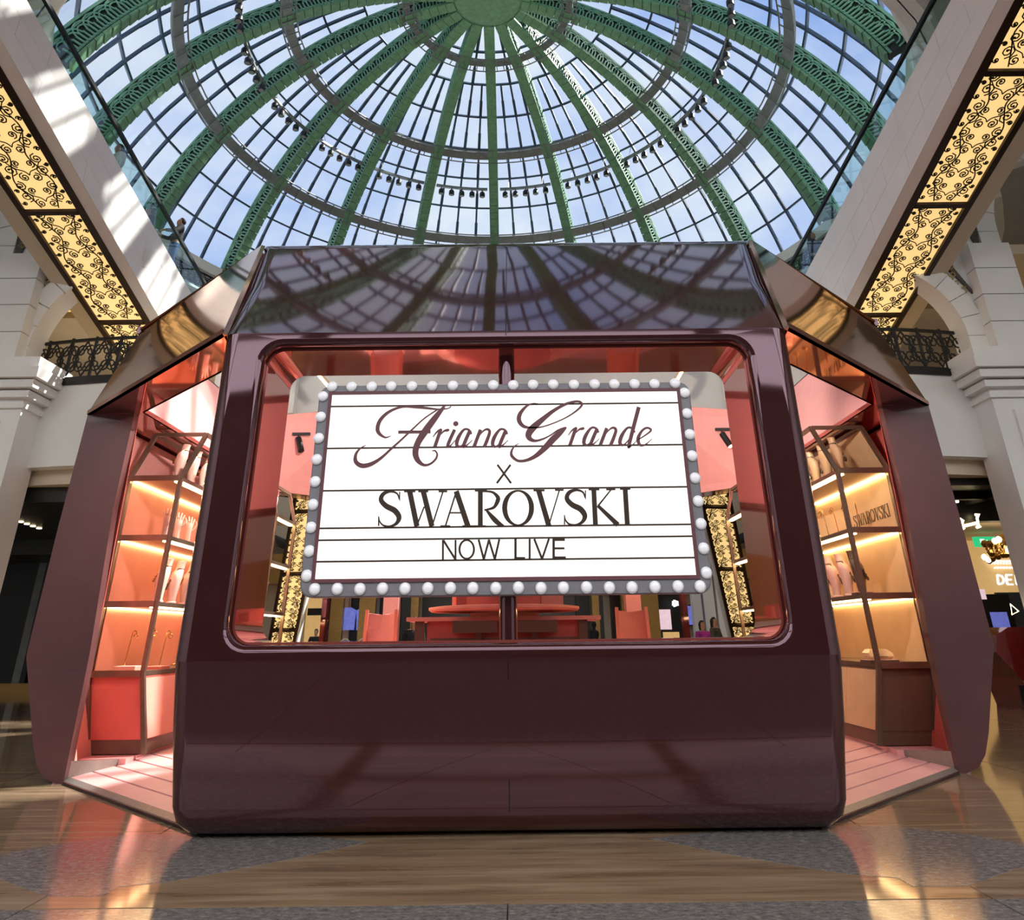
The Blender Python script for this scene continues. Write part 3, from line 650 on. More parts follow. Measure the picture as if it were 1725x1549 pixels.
LL = {'S': LS, 'W': [[(312, 95, 27), (354, 298, 27)], [(354, 295, 7), (396, 185, 7)], [(391, 95, 27), (441, 298, 27)], [(443, 295, 7), (505, 98, 7)], [(280, 96, 9), (345, 96, 9)], [(362, 96, 9), (420, 96, 9)], [(480, 96, 9), (530, 96, 9)]],
      'A': [[(520, 295, 8), (582, 98, 8)], [(582, 95, 28), (650, 298, 28)], [(542, 220, 7), (620, 220, 7)], [(490, 297, 8), (547, 297, 8)], [(618, 297, 8), (690, 297, 8)]],
      'R': [[(722, 92, 25), (722, 297, 25)], [(690, 297, 8), (755, 297, 8)], [(690, 92, 8), (760, 92, 8)], [(730, 95, 8), (790, 100, 11), (822, 128, 20), (822, 152, 22), (798, 190, 14), (745, 204, 7)], [(755, 202, 10), (800, 255, 25), (832, 284, 22), (860, 296, 8)]],
      'O': [('o', 941, 192, 78, 100, 27, 8)], 'V': [[(1060, 90, 27), (1119, 295, 27)], [(1119, 293, 7), (1180, 90, 7)], [(1030, 90, 9), (1095, 90, 9)], [(1155, 88, 8), (1205, 88, 8)]],
      'K': [[(1380, 85, 25), (1390, 292, 25)], [(1480, 86, 7), (1405, 180, 9)], [(1403, 178, 16), (1520, 290, 26)], [(1350, 85, 8), (1412, 85, 8)], [(1452, 85, 8), (1505, 84, 8)], [(1360, 292, 8), (1422, 292, 8)], [(1488, 291, 8), (1545, 290, 8)]],
      'I': [[(1562, 82, 25), (1575, 290, 25)], [(1532, 82, 8), (1592, 82, 8)], [(1545, 290, 8), (1606, 290, 8)]]}
for ch in 'SWAROV': strokes('letter', LL[ch], *WZ, 'letter_dark', sg)
strokes('letter', LS, *WZ, 'letter_dark', sg, 1078, -8)
for ch in 'KI': strokes('letter', LL[ch], *WZ, 'letter_dark', sg)
for ls in ([[(505, 378, 10), (505, 492, 10)], [(508, 380, 11), (577, 490, 11)], [(578, 378, 10), (578, 490, 10)]], [('o', 643, 432, 42, 54, 11, 9)],
           [[(712, 376, 11), (742, 490, 11)], [(742, 490, 11), (772, 376, 11)], [(772, 376, 11), (806, 490, 11)], [(806, 490, 11), (832, 374, 11)]],
           [[(926, 372, 13), (926, 490, 13)], [(926, 484, 13), (982, 484, 13)]], [[(1008, 372, 11), (1008, 488, 11)]], [[(1035, 372, 11), (1080, 488, 11)], [(1080, 488, 11), (1120, 370, 11)]],
           [[(1147, 370, 13), (1147, 488, 13)], [(1145, 376, 12), (1212, 376, 12)], [(1145, 426, 10), (1210, 426, 10)], [(1145, 481, 14), (1218, 481, 14)]]):
    strokes('letter', ls, *WZ, 'letter_dark', sg)
strokes('letter', [[(838, 783, 3), (861, 814, 3)], [(860, 783, 3), (837, 814, 3)]], 0, 0, 1, 'letter_dark', sg)

# ================================================================== DISPLAY RACKS
def rack(label, s, y0, y1, xs, zs, m_back, cab=True, rz=0):
    """frame of two bent uprights at each end, shelves with a warm strip under the front edge"""
    t = thing('display_rack', label, 'display rack', (s*4.5, (y0+y1)/2, .14), 'display racks in the kiosk')
    (xo0, xo1, xo2, xo3), (xi0, xi1, xi2, xi3) = xs     # outer and inner x at z levels
    z0, z1, z2, z3 = zs
    for y in (y0, y1):
        for q in ((xo0, xo1, xo2, xo3), (xi0, xi1, xi2, xi3)):
            pts = [(s*q[0], y, z0), (s*q[1], y, z1), (s*q[2], y, z2), (s*q[3], y, z3)]
            b = MB()
            for a, c in zip(pts, pts[1:]): b.beam(a, c, .05, .05, (0, 1, 0))
            b.build('upright', 'taupe_metal', t)
        MB().beam((s*xo3, y, z3), (s*xi3, y, z3), .045, .045).build('top_bar', 'taupe_metal', t)
    for q in (xo3, xi3): MB().beam((s*q, y0, z3), (s*q, y1, z3), .045, .045).build('top_bar', 'taupe_metal', t)
    lev = [z2, z2-.735, z2-1.5, z1]
    for k, z in enumerate(lev):
        fx = (z-z1)/(z2-z1); xo, xi = xo1+(xo2-xo1)*fx, xi1+(xi2-xi1)*fx
        sh = MB().b2((s*xo, y0-.02, z-.025), (s*xi, y1+.02, z+.025)).build('shelf', 'taupe_metal', t)
        MB().b2((s*(xo-.01), y0-.035, z-.035), (s*(xi+.01), y0-.02, z+.035)).build('end_bar', 'taupe_metal', sh)
        if k < 3 or not cab:
            MB().b2((s*(xi+.03), y0+.03, z-.045), (s*(xi+.09), y1-.03, z-.026)).build('light_strip', 'led', sh)
            MB().b2((s*(xo-.06), y0+.05, z-.04), (s*(xo-.03), y1-.05, z-.026)).build('light_strip', 'led', sh)
    MB().b2((s*(xo2-.012), y0+.06, z1), (s*(xo2-.002), y1, z2)).build('back_panel', m_back, t)
    if s > 0: MB().slab((s*xo2, y0+.06, z2), (s*xo2, y1, z2), (s*xo3, y1, z3), (s*xo3, y0+.06, z3), (s*.006, 0, 0)).build('back_panel', m_back, t)
    if cab:
        zc = z0+.14
        fx = .14/(z1-z0); xo, xi = xo0+(xo1-xo0)*fx, xi0+(xi1-xi0)*fx
        MB().prism([(s*(xo1), y0+.02, z1-.03), (s*(xi1), y0+.02, z1-.03), (s*(xi1), y0+.02, z1-.13), (s*xi, y0+.02, zc), (s*xo, y0+.02, zc), (s*xo1, y0+.02, z1-.13)], (0, y1-y0-.04, 0)).build('cabinet_body', 'coral_red' if s < 0 else 'taupe_dark', t)
        MB().b2((s*xo, y0+.03, z0), (s*(xi+.02), y1-.03, zc)).build('plinth', 'taupe_dark', t)
        n = 3; L = (y1-y0-.08)/n
        for i in range(n):
            ya = y0+.04+i*L
            d = MB().slab((s*(xi1-.005), ya+.006, z1-.05), (s*(xi1-.005), ya+L-.006, z1-.05), (s*(xi-.005), ya+L-.006, zc+.01), (s*(xi-.005), ya+.006, zc+.01), (-s*.016, 0, 0)).build('door', 'coral' if s < 0 else 'beige_panel', t)
    return lev
XS = ((4.76, 4.92, 4.90, 4.66), (4.12, 4.29, 4.24, 4.0)); ZS = (.15, .96, 3.21, 3.78)
LEVL = rack('tall metal shelf rack against the coral wall in the left doorway', -1, 9.7, 12.3, XS, ZS, 'coral')
LEVR = rack('tall metal shelf rack with beige back panels in the right doorway', 1, 9.7, 12.3, XS, ZS, 'beige_panel')
XF = ((4.5, 4.5, 4.47, 4.3), (3.95, 3.95, 3.9, 4.05)); ZF = (.15, .98, 3.2, 3.72)
rack('slim metal shelf rack seen through the window beside the left edge of the sign', -1, 12.75, 13.9, XF, ZF, 'blush', False)
rack('slim metal shelf rack seen through the window beside the right edge of the sign', 1, 12.75, 13.9, XF, ZF, 'blush', False)

# display pieces -----------------------------------------------------
def bust_mesh():
    b = MB(); L = []
    for z, rx, ry, yo in ((0, .075, .05, 0), (.015, .08, .055, 0), (.03, .05, .04, 0), (.10, .07, .045, 0), (.2, .105, .06, .0), (.27, .12, .062, .01), (.31, .10, .055, .02), (.335, .055, .045, .03), (.40, .045, .042, .04), (.42, .05, .045, .045), (.425, .03, .03, .045)):
        L.append([(rx*math.cos(t*PI/8), yo+ry*math.sin(t*PI/8), z) for t in range(16)])
    return b.loft(L).mesh('form', 'blush_pale', True)
def neck_mesh(k, m):
    b = MB(); n = 20; pts = []
    for i in range(n):
        t = 2*PI*i/n; dip = max(0, -math.sin(t)); pts.append(((.052+.05*dip*k)*math.cos(t), .02+(.05)*math.sin(t)-.035*dip, .345-.12*dip*k))
    b.tube(pts, .008, 6, True)
    for i in range(8):
        q = pts[int(n*.55)+i % 8 if int(n*.55)+i % 8 < n else 0]; b.lathe([(.004, -.03), (.012, -.022), (.012, -.006), (.004, 0)], 6, (q[0], q[1]-.008, q[2]))
    return b.mesh('necklace', m, True)
BM, N1, N2 = bust_mesh(), neck_mesh(1.0, 'gold_metal'), neck_mesh(1.5, 'taupe_metal')
def bust(p, sc, rz, label, nk=N1, m=None):
    t = thing('necklace_bust', label, 'bust', p, 'necklace busts on the racks', rz); t.scale = (sc, sc, sc)
    for nm, me in (('form', BM), ('necklace', nk)):
        o = bpy.data.objects.new(nm, me); COL.objects.link(o); o.parent = t
        if m and nm == 'form':
            o.data = me.copy(); o.data.materials[0] = MATS[m]
    return t
def hand_meshes():
    b = MB(); b.tube([(0, 0, .02), (0, 0, .08), (0, 0, .13), (.0, 0, .19), (.0, 0, .205)], [.03, .026, .03, .036, .03], 10)
    for i, (x, h, a) in enumerate(((-.027, .075, -.35), (-.009, .09, -.1), (.01, .085, .12), (.027, .065, .3))):
        b.tube([(x, 0, .19), (x+a*.02, -.004, .19+h*.5), (x+a*.06, .012, .19+h)], [.0105, .0095, .006], 7)
    b.tube([(.028, 0, .14), (.055, -.01, .165), (.065, -.012, .20)], [.012, .010, .007], 7)
    return b.mesh('hand', 'blush_pale', True), MB().b2((-.05, -.05, 0), (.05, .05, .025)).mesh('base', 'taupe_metal'), MB().tube([(-.009+.012*math.cos(t*PI/6), .012*math.sin(t*PI/6), .225) for t in range(12)], .003, 5, True).mesh('ring', 'gold_metal')
HM = hand_meshes()
def hand(p, sc, rz, label):
    t = thing('hand_display', label, 'jewellery stand', p, 'hand shaped stands on the racks', rz); t.scale = (sc,)*3
    for nm, me in zip(('hand', 'base', 'ring'), HM): o = bpy.data.objects.new(nm, me); COL.objects.link(o); o.parent = t
    return t
ST = (MB().tube([(0, 0, .02), (.02, 0, .26), (.03, 0, .36), (.045, 0, .38), (.065, 0, .37), (.07, 0, .35)], .006, 6).mesh('hook', 'gold_metal', True), MB().lathe([(.05, 0), (.05, .012), (.02, .02)], 12).mesh('base', 'gold_metal'),
      MB().tube([(.07+.022*math.cos(t*PI/5), 0, .325+.022*math.sin(t*PI/5)) for t in range(10)], .006, 5, True).mesh('earring', 'gold_metal', True))
def hook(p, sc, rz, label):
    t = thing('earring_stand', label, 'jewellery stand', p, 'hooked earring stands on the racks', rz); t.scale = (sc,)*3
    for nm, me in zip(('hook', 'base', 'earring'), ST): o = bpy.data.objects.new(nm, me); COL.objects.link(o); o.parent = t
def tray(p, d, m, label, cush=False):
    t = thing('display_block', label, 'display block', p, 'low display blocks on the racks')
    MB().b2((p[0]-d[0]/2, p[1]-d[1]/2, p[2]), (p[0]+d[0]/2, p[1]+d[1]/2, p[2]+d[2]-.006)).build('block', m, t)
    MB().b2((p[0]-d[0]/2+.008, p[1]-d[1]/2+.008, p[2]+d[2]-.006), (p[0]+d[0]/2-.008, p[1]+d[1]/2-.008, p[2]+d[2])).build('pad', 'blush_pale', t)
SHN = ['top', 'second', 'third', 'lowest']
for s, w in ((-1, 'left'), (1, 'right')):
    L = LEVL
    for k in range(4):
        bust((s*4.42, 10.0+k*.42, L[0]+.025), 1.15, s*1.3, f'pale bust with necklace on the top shelf of the {w} rack, {ORD[k]} from the doorway', N2 if s > 0 else N1, 'beige_panel' if s > 0 else None)
        bust((s*4.42, 10.05+k*.40, L[2]+.025), 1.25, s*1.2, f'pale bust with necklace on the third shelf of the {w} rack, {ORD[k]} from the doorway', N2 if (s > 0 or k == 1) else N1, 'taupe_metal' if (s > 0 and k == 0) else None)
    for k in range(4):
        if s < 0: hand((s*4.45, 9.98+k*.36, L[1]+.025), 1.35, .3*k, f'pale hand with ring on the second shelf of the {w} rack, {ORD[k]} from the doorway')
        else: hook((s*(4.5-.05*k), 9.95+k*.22, L[1]+.025), .95, 1.2+.5*k, f'gold hooked earring stand on the second shelf of the {w} rack, {ORD[k]} from the doorway')
    if s < 0:
        for k in range(5): hook((s*(4.66-.10*k), 9.98+k*.26, L[3]+.025+(.03 if k % 2 else 0)), 1.15, .4*k, f'gold hooked earring stand on the cabinet of the left rack, {ORD[k]} from the doorway')
        tray((-4.58, 9.92, L[3]+.025), (.26, .2, .05), 'coral', 'pink block under a hooked stand at the front of the left cabinet')
        tray((-4.42, 10.35, L[3]+.025), (.2, .3, .035), 'coral_red', 'low red block further along the left cabinet')
    else:
        tray((4.42, 9.95, L[3]+.025), (.34, .3, .03), 'taupe_metal', 'grey tray under a cushion at the front of the right cabinet')
        c = thing('display_cushion', 'beige wedge cushion lying on the grey tray of the right cabinet', 'cushion', (4.42, 9.95, L[3]+.056))
        MB().loft([[(4.42+x*.14*q, 9.95+y*.1*q+dy, L[3]+.056+z) for x, y in ((-1, -1), (0, -1.1), (1, -1), (1.1, 0), (1, 1), (0, 1.1), (-1, 1), (-1.1, 0))] for q, z, dy in ((.8, 0, 0), (1, .03, 0), (1, .07, .03), (.7, .11, .05))]).build('pillow', 'beige_panel', c, True)
        MB().tube([(4.42+.15*math.cos(t*PI/8), 9.95+.11*math.sin(t*PI/8), L[3]+.086) for t in range(16)], .006, 5, True).build('piping', 'taupe_metal', c)
        tray((4.36, 9.93, L[2]+.025), (.2, .16, .03), 'taupe_metal', 'small grey base under a bust on the third shelf of the right rack')
    for lv, z in enumerate((ZF[2], ZF[2]-.735, ZF[2]-1.5)):
        for k in range(2): bust((s*4.2, 13.05+k*.4, z+.025), 1.1, s*1.0, f'pink bust on {SHN[lv]} shelf of slim rack {w} of the sign, {["nearer", "farther"][k]} one', N1, 'coral' if s > 0 else 'blush')
# faint lettering on the beige back panel of the right rack
rk = bpy.data.objects['display_rack.001']
for ch, dx, dy in [(c, 0, 0) for c in 'SWAROV']+[('S', 1078, -8), ('K', 0, 0), ('I', 0, 0)]:
    b = MB()
    for st in LL[ch]:
        if isinstance(st, tuple): _, cx, cy, rx, ry, ws, wt = st; P = [(cx+rx*math.cos(t*PI/12), cy+ry*math.sin(t*PI/12), ws) for t in range(25)]
        else: P = catmull(st, 4) if len(st) > 2 else st
        b.ribbon([(4.885, 9.86+(1606-q[0]-dx)*.00075, 2.66+(300-q[1]-dy)*.00075) for q in P], [max(6, q[2])*.00075 for q in P], (-1, 0, 0), .006, (0, 0, 1))
    b.build('letter', 'taupe_metal', rk)
# ================================================================== INSIDE FURNITURE
ct = thing('display_counter', 'tall coral counter in the middle of the kiosk, seen under the sign', 'counter', (-.1, 11.6, .12))
MB().b2((-1.42, 11.0, 1.51), (1.22, 12.2, 1.56)).build('counter_top', 'coral', ct)
MB().b2((-1.15, 11.15, .2), (.95, 12.05, 1.51)).build('body', 'coral_red', ct)
for x in (-1.25, .98): MB().b2((x-.06, 11.08, .12), (x+.06, 11.2, 1.51)).build('leg', 'taupe_dark', ct)
for x in (-.44, .32): MB().b2((x-.04, 11.02, .12), (x+.04, 11.1, 1.42)).build('leg', 'taupe_dark', ct)
MB().b2((-1.1, 11.05, 1.27), (.9, 11.1, 1.30)).build('rail', 'taupe_dark', ct)
for x0, x1 in ((-.78, -.18), (.02, .62)): MB().b2((x0, 10.85, 1.36), (x1, 11.2, 1.505)).build('drawer', 'taupe_dark', ct)
tp = thing('round_display', 'round coral two step stand on the tall counter behind the sign', 'display stand', (-.1, 11.6, 1.56))
MB().lathe([(.5, 0), (.5, .06), (1.05, .075), (1.08, .1), (1.08, .13), (1.0, .14)], 40, (-.1, 11.6, 1.56)).build('disc', 'coral', tp, True)
MB().lathe([(.72, 0), (.75, .01), (.75, .16), (.7, .17)], 40, (-.1, 11.6, 1.70)).build('disc', 'coral_red', tp, True)
for i, (x, m, w_) in enumerate(((-.75, 'coral_red', .26), (-.42, 'blush', .2), (.05, 'coral_red', .22), (.42, 'coral', .3))):
    tag(MB().b2((x, 11.05, 1.70), (x+w_, 11.2, 1.82)).build('gift_box', m), ['red box at the left end of the round stand', 'pale pink box second from left on the round stand', 'red box right of the post on the round stand', 'coral box at the right end of the round stand'][i], 'box', 'boxes on the round stand')
for s, w in ((-1, 'left'), (1, 'right')):
    t = thing('tall_chair', f'tall coral folding chair with sling back behind the sign, {w} of the counter', 'chair', (s*2.1-.1, 12.9, .12), 'tall chairs in the kiosk')
    x = s*2.0-.08
    for q in (-.26, .26):
        MB().beam((x+q, 12.75, .12), (x+q*.9, 12.95, 1.72), .05, .05).build('leg', 'coral', t)
        MB().beam((x+q, 13.1, .12), (x+q, 12.6, 1.1), .05, .05).build('leg', 'coral', t)
        MB().b2((x+q-.04, 12.45, 1.18), (x+q+.04, 12.98, 1.22)).build('armrest', 'coral', t)
    MB().loft([[(x-.24+.06*i, 12.9+.05*math.sin(PI*i/8)+dy, z-(.03*math.sin(PI*i/8) if z > 1.5 else 0)) for i in range(9)]+[(x+.24-.06*i, 12.915+.05*math.sin(PI*(8-i)/8)+dy, z-(.03*math.sin(PI*i/8) if z > 1.5 else 0)) for i in range(9)] for z, dy in ((1.25, 0), (1.45, .02), (1.68, .05))]).build('backrest', 'coral' if s > 0 else 'blush', t)
    MB().b2((x-.26, 12.5, .86), (x+.26, 12.92, .9)).build('seat', 'coral', t)
    MB().b2((x-.28, 12.52, .3), (x+.28, 12.56, .34)).build('footrest', 'coral', t)
    t = thing('bar_bench', f'narrow coral ledge table under the {w} half of the sign', 'table', (s*1.6-.1, 10.2, .12), 'narrow ledge tables')
    MB().b2((s*1.95-.1, 10.0, 1.19), (s*1.05-.1, 10.3, 1.24)).build('top', 'coral_red', t)
    for q in (1.2, 1.8): MB().b2((s*q-.13, 10.1, .12), (s*q-.07, 10.2, 1.19)).build('leg', 'coral', t)

# ================================================================== ESCALATORS
def scroll_mesh(w, L, name='scrollwork'):
    """wrought scroll pattern on a panel, x across, y along, z towards the viewer below"""
    b = MB()
    def spiral(cx, cy, r, a0, d, turns=1.5):
        pts = []; n = 13
        for i in range(n):
            t = i/(n-1); a = a0+d*t*turns*2*PI; q = r*(1-.78*t); pts.append((cx+q*math.cos(a), cy+q*math.sin(a), 0))
        b.ribbon(pts, [.020]*n, (0, 0, 1), .012, (1, 0, 0)); e = pts[-1]
        b.add([(e[0]+.024*math.cos(k*PI/3), e[1]+.024*math.sin(k*PI/3), z) for z in (0, .014) for k in range(6)], [(0, 1, 2, 3, 4, 5), (11, 10, 9, 8, 7, 6)]+[(k, k+6, (k+1) % 6+6, (k+1) % 6) for k in range(6)])
    n = 5; st = L/n; wv = .021
    for s in (-1, 1):
        P = [(s*w*(.26+.10*math.cos(PI*k/2)), -L/2+.03+(L-.06)*k/(2*n), 0) for k in range(2*n+1)]
        Q = catmull(P, 6); b.ribbon(Q, [wv]*len(Q), (0, 0, 1), .012, (1, 0, 0))
        for k in range(n):
            y = -L/2+st*(k+.5); e = 1 if k % 2 else -1
            spiral(s*w*.30, y+st*.02, w*.125, PI*.5, s, 1.6); spiral(s*w*.30, y-st*.40, w*.11, -PI*.5, -s, 1.6)
            spiral(s*w*.115, y+st*.27, w*.10, -PI/2, s, 1.5); spiral(s*w*.13, y-st*.22, w*.085, PI/2, -s, 1.4)
            spiral(s*w*.42, y+st*.26, w*.055, PI, s, 1.2); spiral(s*w*.42, y-st*.2, w*.05, PI, -s, 1.2)
            Q = catmull([(s*w*.30, y-st*.26, 0), (s*w*.2, y-st*.05, 0), (s*w*.06, y+st*.06, 0), (0, y+st*.2, 0)], 4); b.ribbon(Q, [wv*.8]*len(Q), (0, 0, 1), .012, (1, 0, 0))
    return b
def escalator(label, s, xg0, xg1, xc, zu, slope, ct, hr, divs, tilem):
    """xg0/xg1 lit panel edges, xc plane of the inner cladding, zu underside height at Y=16; ct, hr = ((Y,z),(Y,z)) of cladding top and handrail"""
    YL, YH = 19.0, 6.4
    t = thing('escalator', label, 'escalator', (s*(xg0+xg1)/2, YL, 6.6), 'escalators above the kiosk')
    u = lambda Y: zu+(16-Y)*slope
    ln = lambda p, Y: p[0][1]+(Y-p[0][0])*(p[1][1]-p[0][1])/(p[1][0]-p[0][0])
    ang = math.atan(slope); xo = xg1+.55
    MB().prism([(s*(xc+.12), YL, u(YL)+.16), (s*(xc+.12), YH, u(YH)+.16), (s*(xc+.12), YH, u(YH)+.95), (s*(xc+.12), YL, u(YL)+.95)], (s*(xo-xc-.24), 0, 0)).build('truss', 'white_plaster', t)
    # underside frame and chamfers
    for xa, xb in ((xg0-.15, xg0), (xg1, xg1+.12)):
        MB().slab((s*xa, YL, u(YL)-.02), (s*xb, YL, u(YL)-.02), (s*xb, YH, u(YH)-.02), (s*xa, YH, u(YH)-.02), (0, 0, .16)).build('frame_bar', 'bronze_dark', t)
    MB().slab((s*(xc+.02), YL, u(YL)+.08), (s*(xg0-.15), YL, u(YL)), (s*(xg0-.15), YH, u(YH)), (s*(xc+.02), YH, u(YH)+.08), (0, 0, .06)).build('edge_strip', 'white_stone', t)
    MB().slab((s*(xo), YL, u(YL)+.08), (s*(xg1+.10), YL, u(YL)), (s*(xg1+.10), YH, u(YH)), (s*(xo), YH, u(YH)+.08), (0, 0, .06)).build('edge_strip', 'cream', t)
    for ya, yb in zip(divs, divs[1:]):
        MB().slab((s*xg0, ya-.05, u(ya)-.02), (s*xg1, ya-.05, u(ya)-.02), (s*xg1, ya+.05, u(ya)-.02-.1*slope), (s*xg0, ya+.05, u(ya)-.02-.1*slope), (0, 0, .16)).build('cross_bar', 'bronze_dark', t)
        p = MB().slab((s*xg0, ya-.05, u(ya)+.04), (s*xg1, ya-.05, u(ya)+.04), (s*xg1, yb+.05, u(yb)+.04), (s*xg0, yb+.05, u(yb)+.04), (0, 0, .03)).build('light_panel', 'amber_panel', t)
        w, L = xg1-xg0, (ya-yb-.1)/math.cos(ang)
        sc = scroll_mesh(w, L); ym = (ya+yb)/2; M = Matrix.Rotation(-ang, 3, 'X')
        sc.v = [tuple(M @ Vector((x, y, -z))+Vector((s*(xg0+xg1)/2, ym, u(ym)+.03))) for x, y, z in sc.v]
        sc.build('scrollwork', 'iron', p)
    # inner side cladding in three courses of slabs
    rows = 3; tl = 1.75
    for r in range(rows):
        y = YL-(r % 2)*tl*.5
        segs = []; 
        while y > YH: segs.append((min(YL, y), max(YH, y-tl))); y -= tl
        if r % 2: segs.insert(0, (YL, YL-tl*.5))
        for ya, yb in segs:
            if ya-yb < .05: continue
            def zz(Y, f): a = u(Y)+.08; return a+(ln(ct, Y)-a)*f
            f0, f1 = r/rows+.002, (r+1)/rows-.002
            MB().slab((s*xc, ya-.004, zz(ya, f0)), (s*xc, yb+.004, zz(yb, f0)), (s*xc, yb+.004, zz(yb, f1)), (s*xc, ya-.004, zz(ya, f1)), (s*.03, 0, 0)).build('cladding_slab', tilem, t)
    MB().slab((s*(xc+.03), YL, u(YL)+.1), (s*(xc+.03), YH, u(YH)+.1), (s*(xc+.03), YH, ln(ct, YH)-.02), (s*(xc+.03), YL, ln(ct, YL)-.02), (s*.08, 0, 0)).build('side_board', 'white_plaster', t)
    MB().slab((s*xo, YL, u(YL)+.08), (s*xo, YH, u(YH)+.08), (s*xo, YH, u(YH)+1.2), (s*xo, YL, u(YL)+1.2), (-s*.08, 0, 0)).build('side_board', tilem, t)
    # balustrade
    for x, cl, hl in ((xc+.05, ct, hr), (xo-.05, ((16, u(16)+1.2), (10, u(10)+1.2)), ((16, u(16)+1.95), (10, u(10)+1.95)))):
        y = YL
        while y > YH:
            yb = max(YH, y-1.9)
            MB().slab((s*x, y-.01, ln(cl, y)-.05), (s*x, yb+.01, ln(cl, yb)-.05), (s*x, yb+.01, ln(hl, yb)), (s*x, y-.01, ln(hl, y)), (s*.015, 0, 0)).build('glass_panel', 'balustrade_glass', t)
            y = yb
        MB().beam((s*(x+.007), YL, ln(hl, YL)), (s*(x+.007), YH, ln(hl, YH)), .085, .07, (1, 0, 0)).build('handrail', 'rubber', t)
escalator('escalator with glowing scrollwork underside and sunlit white cladding, on the left', -1, 8.47, 9.5, 8.12, 8.0, .30, ((17.15, 9.38), (9.37, 11.22)), ((17.82, 10.06), (9.81, 11.68)), (18.9, 15.9, 12.62, 9.4, 6.45), 'white_stone')
escalator('escalator with glowing scrollwork underside and shaded cladding, on the right', 1, 8.08, 9.1, 7.72, 8.03, .30, ((17.55, 9.81), (9.62, 11.26)), ((18.55, 10.55), (10.08, 11.74)), (18.9, 15.98, 12.72, 9.87, 6.7), 'white_stone')

# rear escalators down to the floor, seen through the window
def rear_escalator(label, s):
    lo0, lo1, hi0, hi1 = Vector((7.5, 28, 1.19)), Vector((8.4, 28.2, 1.19)), Vector((5.73, 23, 4.9)), Vector((6.63, 23.2, 4.9))
    d0 = (hi0-lo0); k = -.32
    a0, a1, b0, b1 = [Vector((s*v.x, v.y, v.z)) for v in (lo0+d0*k, lo1+d0*k, hi0+d0*.42, hi1+d0*.42)]
    t = thing('escalator', label, 'escalator', (a0.x, a0.y, 0), 'escalators behind the kiosk')
    nrm = (a1-a0).cross(b0-a0).normalized(); nrm = nrm if nrm.z > 0 else -nrm
    MB().slab(a0+nrm*.1, a1+nrm*.1, b1+nrm*.1, b0+nrm*.1, nrm*.8).build('truss', 'white_plaster', t)
    for p, q in ((a0, b0), (a1, b1)): MB().beam(p, q, .1, .14, nrm).build('frame_bar', 'bronze_dark', t)
    n = 4
    for i in range(n):
        p0, p1, q0, q1 = a0.lerp(b0, i/n), a1.lerp(b1, i/n), a0.lerp(b0, (i+1)/n), a1.lerp(b1, (i+1)/n)
        MB().beam(p0, p1, .08, .14, nrm).build('cross_bar', 'bronze_dark', t)
        lp = MB().slab(p0+nrm*.03, p1+nrm*.03, q1+nrm*.03, q0+nrm*.03, nrm*.03).build('light_panel', 'amber_panel', t)
        X = (p1-p0).normalized(); Y_ = (q0-p0).normalized(); M = Matrix((X, Y_, -nrm)).transposed()
        sc = scroll_mesh((p1-p0).length, (q0-p0).length); c = (p0+p1+q0+q1)/4
        sc.v = [tuple(M @ Vector(v)+c+nrm*.025) for v in sc.v]; sc.build('scrollwork', 'iron', lp)
    ins = Vector((-s*.05, 0, 0))
    MB().slab(a0+ins, b0+ins, b0+ins+Vector((0, 0, 1.3)), a0+ins+Vector((0, 0, 1.3)), ins).build('side_board', 'white_stone', t)
    MB().beam(a0+Vector((0, 0, 2.1)), b0+Vector((0, 0, 2.1)), .08, .07).build('handrail', 'rubber', t)
rear_escalator('far escalator with glowing underside seen through the window left of the sign', -1)
rear_escalator('far escalator with glowing underside seen through the window right of the sign', 1)

# bridge at the first floor behind the kiosk
br = struct(bpy.data.objects.new('trim_bridge', None)); COL.objects.link(br); br.location = (0, 19.6, 6.3)
MB().b2((-7.9, 19.0, 6.35), (7.9, 22.6, 8.2)).build('bridge_fascia', 'white_plaster', br)
for s in (-1, 1): MB().prism([(s*7.9, 19.0, 6.35), (s*5.6, 18.6, 6.6), (s*5.6, 18.6, 8.2), (s*7.9, 19.0, 8.2)], (0, .3, 0)).build('bridge_corner', 'white_stone', br)
MB().b2((-7.9, 18.9, 8.2), (7.9, 19.2, 8.3)).build('bridge_coping', 'white_stone', br)
BRIDGE_RAIL = True

